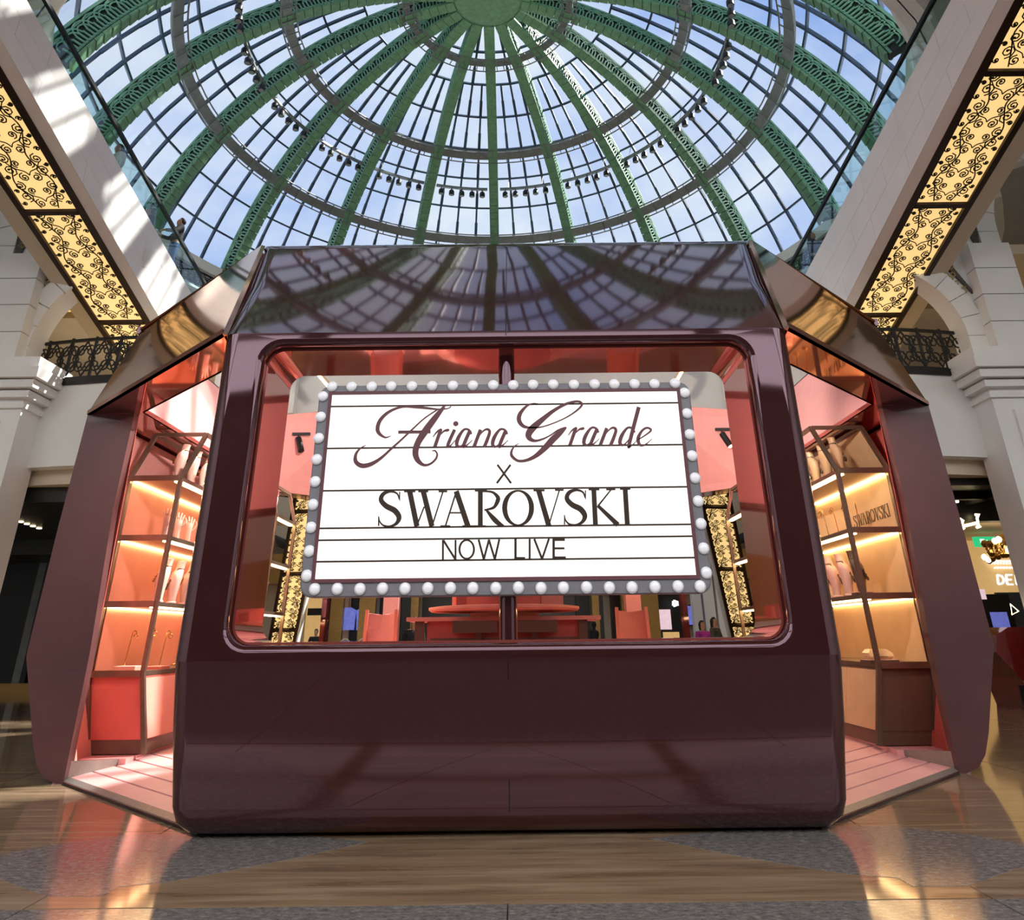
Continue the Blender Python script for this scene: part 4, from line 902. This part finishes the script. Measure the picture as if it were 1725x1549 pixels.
# ================================================================== GALLERY WALLS WITH ARCHES
def arc(cx, cz, r, a0, a1, n=14): return [(cx+r*math.cos(math.radians(a0+(a1-a0)*k/n)), cz+r*math.sin(math.radians(a0+(a1-a0)*k/n))) for k in range(n+1)]
def gallery(s, w, a2, a1, y=15.0):
    (cx2, cz2, r2), (cx1, cz1, r1) = a2, a1
    t = struct(bpy.data.objects.new('wall_'+w+'_gallery', None)); COL.objects.link(t); t.location = (s*11, y, 0)
    P = lambda x, q, z: (s*x, y-z, q)
    out = [(cx2+r2, 6.5)]+arc(cx2, cz2, r2, 0, 90)+[(cx2, cz2+r2+.3), (9.7, 9.4), (10.7, 10.6), (11.3, 12.2), (16.5, 12.2), (16.5, 6.5)]
    h1 = [(cx1+r1, 6.55)]+arc(cx1, cz1, r1, 0, 180)+[(cx1-r1, 6.55)]
    fill2d(out, [h1], .5, P, 'white_stone', 'arcade', t)
    for (cx, cz, r), nb in ((a2, 13), (a1, 15)):          # voussoirs, one stone each
        for k in range(nb if cx == cx1 else 7):
            q0, q1 = 180*k/nb+.25, 180*(k+1)/nb-.25
            poly = arc(cx, cz, r-.02, q0, q1, 3)+arc(cx, cz, r+.42, q1, q0, 3)
            MB().prism([(s*x, y-.25, z) for x, z in poly], (0, -.07, 0)).build('voussoir', 'white_stone', t)
        for e in ((-1, 1) if cx == cx1 else (1,)):
            z0 = 6.6; n = max(1, int((cz-z0)/.7+.5)); hh = (cz-z0)/n
            for k in range(n):
                xa, xb = cx+e*(r-.02), cx+e*(r+.42)
                if cz-z0 > .3: MB().b2((s*xa, y-.32, z0+k*hh+.004), (s*xb, y-.25, z0+(k+1)*hh-.004)).build('jamb_stone', 'white_stone', t)
    # dark painted spandrels
    for poly in ([(a1[0]-r1-.1-.42+.0, cz1+1.9), (a1[0]-r1-.75, cz1+.6), (a1[0]-r1-.50, cz1-.6), (a1[0]-r1-.38, cz1+.5)],
                 [(cx2+r2*.78+.42, cz2+r2*.78+.36), (cx2+r2*.66+.3, cz2+r2*.9+.42), (cx2+r2+.52, cz2+.72)]):
        o = MB().prism([(s*x, y-.255, z) for x, z in poly], (0, -.05, 0)).build('spandrel', 'ornament_dark', t)
        c = [sum(q[i] for q in poly)/len(poly) for i in (0, 1)]; b = MB()
        for k in range(7):
            px_, pz_ = c[0]+random.uniform(-.12, .12), c[1]+(k-3)*.2
            pts = [(s*(px_+.1*(1-j/9)*math.cos(j*.9+k)), y-.306, pz_+.1*(1-j/9)*math.sin(j*.9+k)) for j in range(9)]
            b.ribbon(pts, [.03]*9, (0, -1, 0), .006, (1, 0, 0))
        b.build('gilding', 'ornament_gold', o)
    # gallery behind: floor slab, gold cove, back wall
    MB().b2((s*7.3, y+.3, 6.2), (s*17, y+9, 6.5)).build('gallery_floor', 'cream', t)
    MB().b2((s*9.0, y+9, 6.5), (s*17, y+9.3, 11)).build('gallery_back', 'cream', t)
    MB().b2((s*9.7, y+.5, 9.35), (s*17, y+9, 9.6)).build('gallery_ceiling', 'cream', t)
    MB().b2((s*9.7, y+2.2, 9.2), (s*12, y+2.6, 9.34)).build('cove_light', 'neon', t)
    MB().b2((s*9.7, y+2.6, 9.05), (s*12, y+3.0, 9.34)).build('cove_edge', 'ornament_gold', t)
    # stone courses on the pier between the arches
    return t
gallery(-1, 'left', (8.30, 7.0, 1.88), (13.75, 9.4, 2.25))
gallery(1, 'right', (8.02, 7.0, 1.70), (13.25, 9.5, 2.25))

def scroll_rail(b, x0, x1, y, z0, z1):
    def spiral(cx, cz, r, a0, d, turns=1.4):
        pts = [(cx+r*(1-.8*i/11)*math.cos(a0+d*i/11*turns*2*PI), y, cz+r*(1-.8*i/11)*math.sin(a0+d*i/11*turns*2*PI)) for i in range(12)]
        b.ribbon(pts, [.026]*12, (0, -1, 0), .03, (1, 0, 0))
    n = max(1, int(abs(x1-x0)/.36)); st = (x1-x0)/n; h = z1-z0
    for k in range(n):
        x = x0+st*(k+.5)
        spiral(x-st*.22, z0+h*.72, .15, 0, 1); spiral(x+st*.22, z0+h*.72, .15, PI, -1); spiral(x-st*.22, z0+h*.3, .15, 0, -1); spiral(x+st*.22, z0+h*.3, .15, PI, 1); spiral(x, z0+h*.5, .1, PI/2, 1)
        pts = catmull([(x-st*.5, y, z0), (x-st*.1, y, z0+h*.35), (x+st*.1, y, z0+h*.65), (x+st*.5, y, z1)], 4); b.ribbon(pts, [.026]*len(pts), (0, -1, 0), .03, (1, 0, 0))
        pts = [(2*x-p[0], p[1], p[2]) for p in pts]; b.ribbon(pts, [.026]*len(pts), (0, -1, 0), .03, (1, 0, 0))
def balcony(s, w, x0, x1):
    t = struct(bpy.data.objects.new('trim_balcony_'+w, None)); COL.objects.link(t); t.location = (s*9, 15.6, 4)
    # bowed white fascia, moulding and soffit
    def bow(x): return 14.75+.5*((x-x0)/(x1-x0))**2
    n = 12; xs = [x0+(x1-x0)*k/n for k in range(n+1)]
    L = [[(s*x, bow(x), 4.5), (s*x, bow(x), 6.2), (s*x, bow(x)+.4, 6.2), (s*x, bow(x)+.4, 4.5)] for x in xs]
    MB().loft(L).build('fascia', 'white_plaster', t, True)
    MB().loft([[(s*x, bow(x)-.06, 6.2), (s*x, bow(x)-.06, 6.34), (s*x, bow(x)+.5, 6.34), (s*x, bow(x)+.5, 6.2)] for x in xs]).build('coping', 'iron', t, True)
    MB().loft([[(s*x, bow(x)+.3, 4.2), (s*x, bow(x)+.3, 4.5), (s*x, 18.5, 4.5), (s*x, 18.5, 4.2)] for x in xs]).build('soffit_step', 'cream', t)
    MB().b2((s*x0, 15.5 if s < 0 else 18.5, 3.9), (s*(x1+7), 26, 4.2)).build('soffit', 'shop_dark', t)
    rl = tag(bpy.data.objects.new('balcony_railing', None), f'black wrought iron scroll railing on the {w} balcony under the arch', 'railing', 'balcony railings'); COL.objects.link(rl); rl.location = (s*(x0+x1)/2, 15.2, 6.34)
    b = MB(); scroll_rail(b, s*x0, s*x1, 0, 6.42, 7.2)
    b.v = [(x, y+bow(abs(x))+.1, z) for x, y, z in b.v]; b.build('scrollwork', 'iron', rl)
    for z, m in ((6.38, 'iron'), (7.24, 'iron')):
        k = MB(); P = [(s*x, bow(x)+.1, z) for x in xs]
        for p, q in zip(P, P[1:]): k.beam(p, q, .06, .06)
        k.build('rail', m, rl)
    for k in range(0, n+1, 2): MB().beam((s*xs[k], bow(xs[k])+.1, 6.34), (s*xs[k], bow(xs[k])+.1, 7.3), .05, .05).build('baluster', 'iron', rl)
for s, w in ((-1, 'left'), (1, 'right')):
    rl = thing('landing_railing', f'black scroll railing at the {w} end of the bridge behind the kiosk', 'railing', (s*6.5, 19.05, 8.3), 'landing railings')
    b = MB(); scroll_rail(b, s*5.2, s*7.8, 19.05, 8.36, 9.2); b.build('scrollwork', 'iron', rl)
    for z in (8.33, 9.22): MB().beam((s*5.2, 19.05, z), (s*7.8, 19.05, z), .06, .06).build('rail', 'iron', rl)
    for k in range(4): MB().beam((s*(5.2+k*.866), 19.05, 8.3), (s*(5.2+k*.866), 19.05, 9.3), .05, .05).build('baluster', 'iron', rl)
for s, w in ((-1, 'left'), (1, 'right')):
    rl = thing('gallery_railing', f'dark scroll railing on the curved ledge under the dome, {w} side', 'railing', (DX+s*13.2, DY+7.6, 16.32), 'railings under the dome')
    b = MB(); scroll_rail(b, 0, 13.2, 0, 16.4, 17.1); R0_ = 15.2
    def bend(x, z, dy=0): a = s*(math.radians(42)+x/R0_); return (DX+(R0_+dy)*math.sin(a), DY+(R0_+dy)*math.cos(a), z)
    b.v = [bend(x, z, y) for x, y, z in b.v]; b.build('scrollwork', 'iron', rl)
    for z in (16.35, 17.15):
        k = MB(); P = [bend(13.2*i/24, z) for i in range(25)]
        for p, q in zip(P, P[1:]): k.beam(p, q, .06, .07)
        k.build('rail', 'iron', rl)
balcony(-1, 'left', 7.2, 10.6); balcony(1, 'right', 7.2, 10.4)
# big piers carrying the arcade, with a moulded capital
for s, w, xe in ((-1, 'left', 9.74), (1, 'right', 9.62)):
    t = struct(bpy.data.objects.new('wall_'+w+'_pier', None)); COL.objects.link(t); t.location = (s*11, 14, 0)
    MB().b2((s*xe, 14.4, 0), (s*13.2, 15.2, 5.9)).build('shaft', 'white_stone', t)
    for k, (z, e, h) in enumerate(((5.55, .06, .1), (5.75, .14, .14), (5.92, .26, .16), (6.1, .36, .22), (6.34, .30, .2))):
        MB().b2((s*(xe-e), 14.4-e, z), (s*(13.2+e), 15.3, z+h)).build('moulding', 'white_stone', t)
    # raised panels on the shaft
    for z0, z1 in ((3.6, 5.3), (1.6, 3.3)): MB().b2((s*(xe+.35), 14.34, z0), (s*12.8, 14.4, z1)).build('panel', 'white_stone', t)
    for k in range(4): MB().b2((s*(xe+.45), 14.4, 6.6+k*.62), (s*(xe+1.35), 14.75, 7.2+k*.62)).build('pier_stone', 'white_stone', t)

# ================================================================== SHOPS ON THE GROUND FLOOR
def box(name, m, parent, lo, hi): return MB().b2(lo, hi).build(name, m, parent)
# left: dark shop front under the balcony
t = struct(bpy.data.objects.new('wall_left_shop', None)); COL.objects.link(t); t.location = (-14, 24, 0)
box('shop_wall', 'shop_dark', t, (-26, 24, 0), (-9.5, 24.4, 4.4))
box('door_post', 'steel_grey', t, (-14.35, 23.85, 0), (-14.1, 24, 3.5)); box('door_post', 'black', t, (-14.1, 23.8, 0), (-13.95, 24, 3.5))
box('doorway', 'black', t, (-17.5, 23.92, 0), (-14.35, 24, 3.5))
box('canopy', 'shop_dark', t, (-20, 21.5, 3.5), (-9.5, 24, 3.9))
box('base_band', 'shop_gold', t, (-26, 23.7, 0), (-9.5, 24, .25))
for k in range(7):
    p = aZ(4+10.3*k, 868+3.6*k, 3.89)
    tag(MB().lathe([(.05, -.012), (.06, -.01), (.06, .02)], 12, p).build('downlight', 'neon'), f'small round downlight in the dark canopy at the left edge, {ORD[k]} from the left', 'downlight', 'downlights in the left canopy')
# right: shop fronts with signs
t = struct(bpy.data.objects.new('wall_right_shop', None)); COL.objects.link(t); t.location = (12, 24, 0)
box('shop_wall', 'shop_warm', t, (9, 26, 0), (26, 26.4, 3.8)); box('fascia', 'black', t, (8.4, 17.2, 3.55), (16, 17.5, 4.4)); box('canopy', 'cream', t, (8.4, 17.5, 3.75), (16, 26, 3.95))
box('column', 'shop_gold', t, (10.35, 20.3, 0), (10.85, 20.8, 3.75)); box('dark_shop', 'black', t, (13.5, 22.4, 0), (16.5, 22.6, 2.3))
box('ceiling_grid', 'black', t, (8.4, 15.6, 4.05), (16, 17.2, 4.2)); box('grid_beam', 'iron', t, (10.2, 15.7, 3.9), (10.35, 17.2, 4.1)); box('grid_beam', 'iron', t, (8.4, 16.4, 3.9), (16, 16.55, 4.1))
for k, (u, v) in enumerate(((1611, 844), (1637, 836), (1666, 827), (1697, 818), (1706, 847))):
    p = aY(u, v, 17.1); tag(MB().lathe([(.04, -.03), (.05, -.02), (.05, .03)], 10, p).build('downlight', 'neon'), f'small bright ceiling spot over the right hand shop, {ORD[k]} from the left', 'downlight', 'ceiling spots at the right')
hs = thing('neon_sign', 'glowing sideways letter shaped neon sign on the dark right hand fascia', 'sign', aY(1632, 882, 17.0))
for name, pl_ in (('tube', [(1618, 887), (1648, 880)]), ('tube', [(1616, 873), (1622, 876), (1619, 888), (1624, 889), (1619, 892)]), ('tube', [(1643, 867), (1649, 866), (1646, 872), (1648, 884), (1651, 886), (1645, 888)])):
    MB().tube([aY(u, v, 17.05) for u, v in pl_], .03, 6).build(name, 'neon', hs)
ex = thing('exit_sign', 'small green lit exit sign hanging under the right hand canopy', 'sign', aY(1660, 912, 21))
p = aY(1660, 912, 21); MB().b2((p.x-.3, p.y, p.z-.13), (p.x+.3, p.y+.06, p.z+.13)).build('case', 'exit_green', ex)
MB().b2((p.x-.14, p.y-.012, p.z-.07), (p.x-.02, p.y, p.z+.07)).build('pictogram', 'sign_white_letter', ex); MB().add([(p.x+.04, p.y-.01, p.z+.05), (p.x+.04, p.y-.01, p.z-.05), (p.x+.13, p.y-.01, p.z), (p.x+.04, p.y, p.z+.05), (p.x+.04, p.y, p.z-.05), (p.x+.13, p.y, p.z)], [(0, 1, 2), (5, 4, 3), (0, 3, 4, 1), (1, 4, 5, 2), (2, 5, 3, 0)]).build('arrow', 'sign_white_letter', ex)
ls_ = thing('shop_sign', 'white raised shop letters on the pale band at the right edge', 'sign', aY(1700, 975, 22))
def px_letters(parent, y, m, w, dep, *lets):
    for L in lets:
        b = MB()
        for st in L:
            P = catmull([(u, v, 0) for u, v in st], 5) if len(st) > 2 else [(u, v, 0) for u, v in st]
            q = [aY(u, v, y) for u, v, _ in P]; b.ribbon(q, [w]*len(q), (0, -1, 0), dep, (1, 0, 0))
        b.build('letter', m, parent)
px_letters(ls_, 22, 'sign_white_letter', .05, .05, [[(1679, 968), (1681, 984)], [(1679, 968), (1686, 970), (1690, 976), (1688, 982), (1681, 984)]], [[(1694, 968), (1696, 984)], [(1694, 968), (1704, 968)], [(1695, 976), (1703, 976)], [(1696, 984), (1706, 984)]], [[(1710, 968), (1712, 984)], [(1710, 968), (1720, 968)], [(1711, 976), (1719, 976)], [(1712, 984), (1722, 984)]], [[(1726, 968), (1728, 984), (1738, 984)]])
for i, (v, h) in enumerate(((944, 6), (955, 2.6))):
    b = MB()
    for k in range(9):
        u = 1666+k*5+i*11*(k < 0); 
        if i and k > 6: continue
        a, c = aY(u+10*i, v, 22.4), aY(u+10*i, v+h, 22.4); b.beam(a, c, .06, .03); a, c = aY(u+10*i, v, 22.4), aY(u+3+10*i, v, 22.4); b.beam(a, c, .04, .03)
    tg = tag(b.build('shop_sign', 'sign_white_letter'), ['row of thin white letters above the large shop letters at right', 'tiny white caption under the thin white letters at right'][i], 'sign')
band = box('sign_band', 'shop_warm', t, (11, 22.5, 1.9), (17, 22.6, 3.7)); box('cloth_banner', 'coral', t, (14.6, 22.3, 1.2), (16, 22.35, 2.2))
ch = thing('chandelier', 'cluster chandelier of shiny gold globes at the right edge', 'chandelier', aY(1705, 925, 19))
c = aY(1703, 925, 19)
MB().tube([c+Vector((0, 0, .1)), (c.x, c.y, 3.75)], .02, 6).build('stem', 'gold_metal', ch)
gm = MB().lathe([(.02, -.09), (.06, -.065), (.09, 0), (.06, .065), (.02, .09)], 12).mesh('globe', 'gold_metal', True)
ge = MB().lathe([(.02, -.07), (.05, -.05), (.07, 0), (.05, .05), (.02, .07)], 10).mesh('globe', 'neon', True)
for k in range(46):
    a = random.uniform(0, 2*PI); r = random.uniform(.1, .75); obj('globe', gm if k % 4 else ge, ch, c+Vector((r*math.cos(a), r*math.sin(a), random.uniform(-.28, .2)+.15*(1-r))))
cr_ = thing('red_stand', 'glossy dark red promotional stand at the right edge', 'stand', aZ(1712, 1165, 0))
p = aY(1715, 1070, 15.6)
MB().loft([[(p.x-.4+dx, 15.6, z), (p.x+1.4, 15.6, z), (p.x+1.4, 16.8, z), (p.x-.4+dx, 16.8, z)] for z, dx in ((0, .35), (.5, .25), (.95, -.1), (1.25, .0), (1.38, .25))]).build('body', 'car_red', cr_)
MB().b2((p.x-.25, 15.55, .05), (p.x+.6, 15.6, .4)).build('skirt', 'black', cr_)
MB().tube([(p.x-.3, 15.3, .45), (p.x-.1, 15.25, .55), (p.x-.05, 15.2, .2), (p.x-.25, 15.2, .08)], .03, 6).build('handle', 'steel_grey', cr_)
lg = thing('neon_arrow', 'white outlined arrow shaped neon beside a screen at the right edge', 'sign', aY(1705, 1025, 15.2))
MB().tube([aY(u, v, 15.2) for u, v in ((1702, 1017), (1705, 1035), (1716, 1029))], .012, 5, True).build('tube', 'neon', lg)
sc_ = thing('video_screen', 'dark video screen with pink glow between the gold column and the arrow', 'screen', aY(1690, 1040, 17)); p = aY(1680, 1035, 17)
MB().b2((p.x-.25, 17, p.z-.45), (p.x+.35, 17.08, p.z+.4)).build('case', 'black', sc_); MB().b2((p.x-.15, 16.98, p.z-.3), (p.x+.2, 17, p.z+.05)).build('picture', 'blue_glow', sc_); MB().b2((p.x-.4, 16.97, p.z+.3), (p.x-.15, 16.99, p.z+.5)).build('picture', 'poster_pink', sc_)
MB().b2((p.x-.05, 17.08, 0), (p.x+.1, 17.15, p.z)).build('stand', 'black', sc_)

# behind the kiosk: a row of shop fronts
t = struct(bpy.data.objects.new('wall_back_shops', None)); COL.objects.link(t); t.location = (0, 36, 0)
box('shop_wall', 'cream', t, (-20, 37, 0), (20, 37.3, 9)); box('header', 'shop_gold', t, (-14, 35.6, 3.6), (14, 37, 5.2))
def bx(u0, u1): return aY(u0, 1050, 35).x, aY(u1, 1050, 35).x
for u0, u1, m, y in ((500, 541, 'shop_warm', 36.4), (552, 576, 'shop_gold', 35), (576, 600, 'black', 36.6), (600, 628, 'shop_gold', 35.4), (628, 664, 'black', 36.5), (668, 692, 'shop_dark', 36.4), (690, 703, 'shop_gold', 35.2), (703, 975, 'shop_dark', 36.6), (975, 1000, 'black', 36.3), (1000, 1012, 'shop_gold', 35.3), (1012, 1022, 'shop_dark', 36), (1036, 1052, 'bronze_dark', 36.2), (1052, 1080, 'shop_gold', 35.6), (1080, 1112, 'shop_gold', 35.0), (1112, 1168, 'black', 36.2)):
    a, b_ = bx(u0, u1); box('shop_bay' if m in ('black', 'shop_dark', 'shop_warm') else 'shop_pillar', m, t, (a, y, 0), (b_, y+.3, 3.7))
for u0, u1 in ((1166, 1180), (1184, 1202), (1206, 1222), (498, 512)):
    a, b_ = bx(u0, u1); MB().b2((a, 34.4, 0), (b_, 34.9, 8)).build('column', 'white_stone', t)
def back_thing(name, label, cat, u0, v0, u1, v1, y, m, group=None, frame=None):
    p, q = aY(u0, v1, y), aY(u1, v0, y); o = thing(name, label, cat, ((p.x+q.x)/2, y, min(p.z, q.z)), group)
    MB().b2((p.x, y, p.z), (q.x, y+.06, q.z)).build('face', m, o)
    MB().b2((p.x-.05, y+.06, p.z-.05), (q.x+.05, y+.12, q.z+.05)).build('frame', frame or 'black', o)
    return o
back_thing('light_poster', 'tall pale pink light box poster in the dark shop right of the sign', 'poster', 1113, 1026, 1129, 1060, 35.6, 'poster_pink')
back_thing('video_screen', 'bright blue screen beyond the right hand rear post', 'screen', 1156, 1020, 1166, 1052, 35.6, 'blue_glow')
back_thing('black_menu', 'black sign strip on the gold shop at the left end', 'sign', 519, 1026, 540, 1034, 35.6, 'black')
back_thing('display_case', 'lit glass case in the dark shop right of the sign', 'display case', 1118, 1064, 1144, 1078, 35.2, 'shop_warm')
d_ = thing('shop_sign', 'two white letters on the dark shop front seen under the right end of the sign', 'sign', aY(1138, 1016, 35.6))
px_letters(d_, 35.6, 'sign_white_letter', .11, .06, [[(1134, 1012), (1134, 1020)], [(1134, 1012), (1138, 1013), (1140, 1016), (1138, 1019), (1134, 1020)]], [[(1142.5, 1012), (1142.5, 1020)]])
for k, (u, v) in enumerate(((586, 1030), (612, 1030))):
    g = thing('blue_garment', ['pale blue lit garment hanging in the far shop, left one', 'pale blue lit garment hanging in the far shop, right one'][k], 'garment', aY(u, 1053, 35.9)); p = aY(u, 1040, 35.9)
    MB().loft([[(p.x-w_, 35.9, p.z+z), (p.x+w_, 35.9, p.z+z), (p.x+w_, 36.1, p.z+z), (p.x-w_, 36.1, p.z+z)] for w_, z in ((.28, -.5), (.3, 0), (.33, .3), (.1, .42))]).build('cloth', 'blue_glow', g)  # cloth glows by its material, standing in for light inside the shop
    MB().tube([(p.x, 36, p.z+.42), (p.x, 36, p.z+.9)], .02, 5).build('hanger', 'gold_metal', g)
for k, u in enumerate((582, 612)):
    p = aY(u, 1068, 33.5); g = thing('oval_chair', ['cream chair with oval back in the far shop, left one', 'cream chair with oval back in the far shop, right one'][k], 'chair', (p.x, 33.5, 0))
    MB().tube([(p.x+.24*math.cos(a*PI/8), 33.5, .98+.32*math.sin(a*PI/8)) for a in range(16)], .035, 6, True).build('back_frame', 'cream', g)
    MB().lathe([(.2, -.02), (.22, 0), (.2, .02)], 16, (p.x, 33.52, .98), Matrix.Rotation(PI/2, 3, 'X')).build('backrest', 'taupe_metal', g)
    MB().b2((p.x-.27, 33.0, .44), (p.x+.27, 33.5, .54)).build('seat', 'cream', g)
    for a in (-.24, .24):
        for y_ in (33.04, 33.46): MB().tube([(p.x+a, y_, 0), (p.x+a, y_, .44)], .025, 6).build('leg', 'cream', g)
for k, u in enumerate((976, 1000)):
    p = aY(u, 1040, 34.6); g = thing('mannequin', ['dark dressed mannequin behind the counter, left one', 'dark dressed mannequin behind the counter, right one'][k], 'mannequin', (p.x, 34.6, 0))
    MB().lathe([(.25, .3), (.2, .9), (.14, 1.1), (.2, 1.4), (.17, 1.5), (.05, 1.56), (.05, 1.62), (.09, 1.7), (.1, 1.8), (.05, 1.88)], 14, (p.x, 34.6, .0)).build('figure', 'cloth_black', g, True)
    MB().lathe([(.2, 0), (.2, .03), (.02, .05), (.02, .32)], 12, (p.x, 34.6, 0)).build('base', 'steel_grey', g)

# ================================================================== PEOPLE
def skin(name, chains, m, parent, lv=2):
    """one skinned surface from chains of (point, radius); the first point of each chain joins the nearest existing one"""
    vs, rs, es = [], [], []
    def idx(p):
        for i, q in enumerate(vs):
            if (Vector(q)-Vector(p)).length < 1e-4: return i
        return None
    for ch in chains:
        prev = None
        for p, r in ch:
            i = idx(p)
            if i is None: vs.append(tuple(p)); rs.append(r); i = len(vs)-1
            if prev is not None and prev != i: es.append((prev, i))
            prev = i
    me = bpy.data.meshes.new(name); me.from_pydata(vs, es, []); o = bpy.data.objects.new(name, me); COL.objects.link(o)
    md = o.modifiers.new('skin', 'SKIN'); md.use_smooth_shade = True
    for i, sv in enumerate(me.skin_vertices[0].data): sv.radius = (rs[i] if not isinstance(rs[i], tuple) else rs[i][0], rs[i] if not isinstance(rs[i], tuple) else rs[i][1]); sv.use_root = (i == 0)
    su = o.modifiers.new('sub', 'SUBSURF'); su.levels = su.render_levels = lv
    bpy.context.view_layer.update()
    dg = bpy.context.evaluated_depsgraph_get(); nm = bpy.data.meshes.new_from_object(o.evaluated_get(dg)); bpy.data.objects.remove(o)
    nm.materials.clear(); nm.materials.append(MATS[m])
    for p in nm.polygons: p.use_smooth = True
    return obj(name, nm, parent)
def person(label, feet, h, rz, top, bottom, hairlen=0., lean=0., arms='down', skirt=False, bag=False):
    """feet on the given point, facing -y before the turn rz"""
    t = thing('person', label, 'person', feet, None, 0); k = h/1.72
    M = Matrix.Rotation(rz, 3, 'Z')
    def P(x, y, z): return tuple(Vector(feet)+M @ Vector((x*k, (y+lean*max(0, z-.95))*k, z*k)))
    hip, ch, nk, hd = P(0, 0, .95), P(0, 0, 1.28), P(0, 0, 1.46), P(0, -.01, 1.58)
    A = {'down': ((.2, 0, 1.40), (.25, .02, 1.14), (.24, -.06, .9), (.24, -.08, .82)), 'rail': ((.2, 0, 1.40), (.27, -.12, 1.2), (.2, -.35, 1.18), (.18, -.42, 1.17)), 'fold': ((.2, 0, 1.4), (.27, -.05, 1.16), (.08, -.22, 1.18), (0, -.24, 1.2))}[arms]
    ch_ = [[(hip, .13*k), (P(0, 0, 1.1), .12*k), (ch, .14*k), (P(0, 0, 1.40), .11*k), (nk, .05*k), (hd, .085*k), (P(0, -.015, 1.66), .085*k), (P(0, 0, 1.71), .05*k)]]
    for s in (-1, 1):
        a = [P(s*q[0], q[1], q[2]) for q in A]
        ch_.append([(P(0, 0, 1.40), .11*k), (a[0], .06*k), (a[1], .045*k), (a[2], .032*k), (a[3], .035*k)])
        for f, (dx, dz) in enumerate(((-.03, -.085), (-.01, -.10), (.012, -.095), (.03, -.08))): ch_.append([(a[3], .035*k), (tuple(Vector(a[3])+M @ Vector((dx*k*.6, -.01*k, dz*.5*k))), .010*k), (tuple(Vector(a[3])+M @ Vector((dx*k, -.02*k, dz*k))), .008*k)])
        ch_.append([(a[3], .035*k), (tuple(Vector(a[3])+M @ Vector((-s*.035*k, -.03*k, -.02*k))), .011*k), (tuple(Vector(a[3])+M @ Vector((-s*.05*k, -.05*k, -.05*k))), .008*k)])
        ch_.append([(hip, .13*k), (P(s*.09, 0, .88), .085*k), (P(s*.1, -.02, .48), .055*k), (P(s*.1, .02, .09), .038*k), (P(s*.1, -.02, .05), .04*k), (P(s*.1, -.15, .035), .032*k)])
    ch_.append([(hd, .085*k), (P(0, -.105, 1.575), .016*k)])
    skin('body', ch_, 'skin', t)
    g = [[(hip, .15*k), (P(0, 0, 1.1), .14*k), (ch, .16*k), (P(0, 0, 1.40), .13*k), (P(0, 0, 1.44), .075*k)]]
    for s in (-1, 1):
        a = [P(s*q[0], q[1], q[2]) for q in A]; g.append([(P(0, 0, 1.40), .13*k), (a[0], .08*k), (a[1], .062*k), (a[2], .05*k)])
    skin('jacket', g, top, t)
    if skirt: MB().lathe([(.30*k, .04*k), (.27*k, .4*k), (.21*k, .8*k), (.16*k, 1.0*k), (.1*k, 1.05*k)], 18, feet).build('skirt', bottom, t, True)
    else:
        g = [[(P(0, 0, 1.0), .14*k), (hip, .15*k)]]
        for s in (-1, 1): g.append([(hip, .15*k), (P(s*.095, 0, .86), .105*k), (P(s*.1, -.02, .48), .08*k), (P(s*.1, .02, .1), .07*k)])
        skin('trousers', g, bottom, t)
    hh = [[(P(0, -.05, 1.70), .05*k), (P(0, .0, 1.71), .075*k), (P(0, .045, 1.64), .098*k), (P(0, .05, 1.56), .07*k)]+([(P(0, .07, 1.56-hairlen), .07*k)] if hairlen else [])]
    skin('hair', hh, 'hair', t)
    for s in (-1, 1):
        MB().lathe([(.004, -.006), (.011*k, 0), (.004, .006)], 8, P(s*.035, -.088, 1.61)).build('eye', 'black', t)
        MB().loft([[P(s*.1+dx, y, z) for dx, z in ((-.045, 0), (.045, 0), (.045, zt_), (-.045, zt_))] for y, zt_ in ((.07, .09), (-.06, .1), (-.2, .05))]).build('shoe', 'black', t)
    return t
# on the left escalator: stand behind the cladding
def esc_feet(u, v, x, h):
    d = ray(u, v); q = CAMP+d*((x-CAMP.x)/d.x); return Vector((q.x, q.y, q.z-h))
person('man in dark grey jacket and jeans leaning on the left escalator handrail', esc_feet(303, 368, -8.75, 1.74), 1.74, -.9, 'cloth_grey', 'denim', 0, .08, 'rail')
person('man with dark glasses in black standing higher on the left escalator', esc_feet(254, 352, -8.9, 1.72), 1.72, -.7, 'cloth_black', 'cloth_black', 0, 0, 'fold')
person('person whose dark hair shows behind the glass high on the left escalator', esc_feet(203, 245, -8.8, 1.7), 1.7, -.6, 'cloth_white', 'cloth_grey', .05, 0, 'down')
person('person in dark clothes low on the right escalator behind the glass', esc_feet(1366, 392, 8.5, 1.72), 1.72, .8, 'cloth_black', 'cloth_black', .05, 0, 'rail')
# on the floor behind the kiosk
def gfeet(u, vtop, h): 
    d = ray(u, vtop); q = CAMP+d*((h-CH)/d.z); return Vector((q.x, q.y, 0))
person('child in a magenta top walking behind the kiosk window at right', Vector((5.45, 23.5, 0)), 1.66, .5, 'cloth_magenta', 'cloth_magenta', .1, 0, 'down')
person('woman with long dark hair in a long olive dress behind the kiosk window at right', Vector((6.0, 24.3, 0)), 1.76, .9, 'cloth_olive', 'cloth_olive', .28, 0, 'fold', True)
person('person with dark hair in black beside the counter behind the sign at left', Vector((-2.55, 21, 0)), 1.78, .2, 'cloth_black', 'cloth_black', .2, 0, 'down')
person('person in black far inside the gold shop at the left end', Vector((-8.0, 33, 0)), 1.66, .1, 'cloth_black', 'cloth_grey', 0, 0, 'fold')
person('person with dark hair beside the gold column at the right edge', Vector((10.1, 17.4, 0)), 1.7, .4, 'cloth_white', 'cloth_black', .1, 0, 'down')
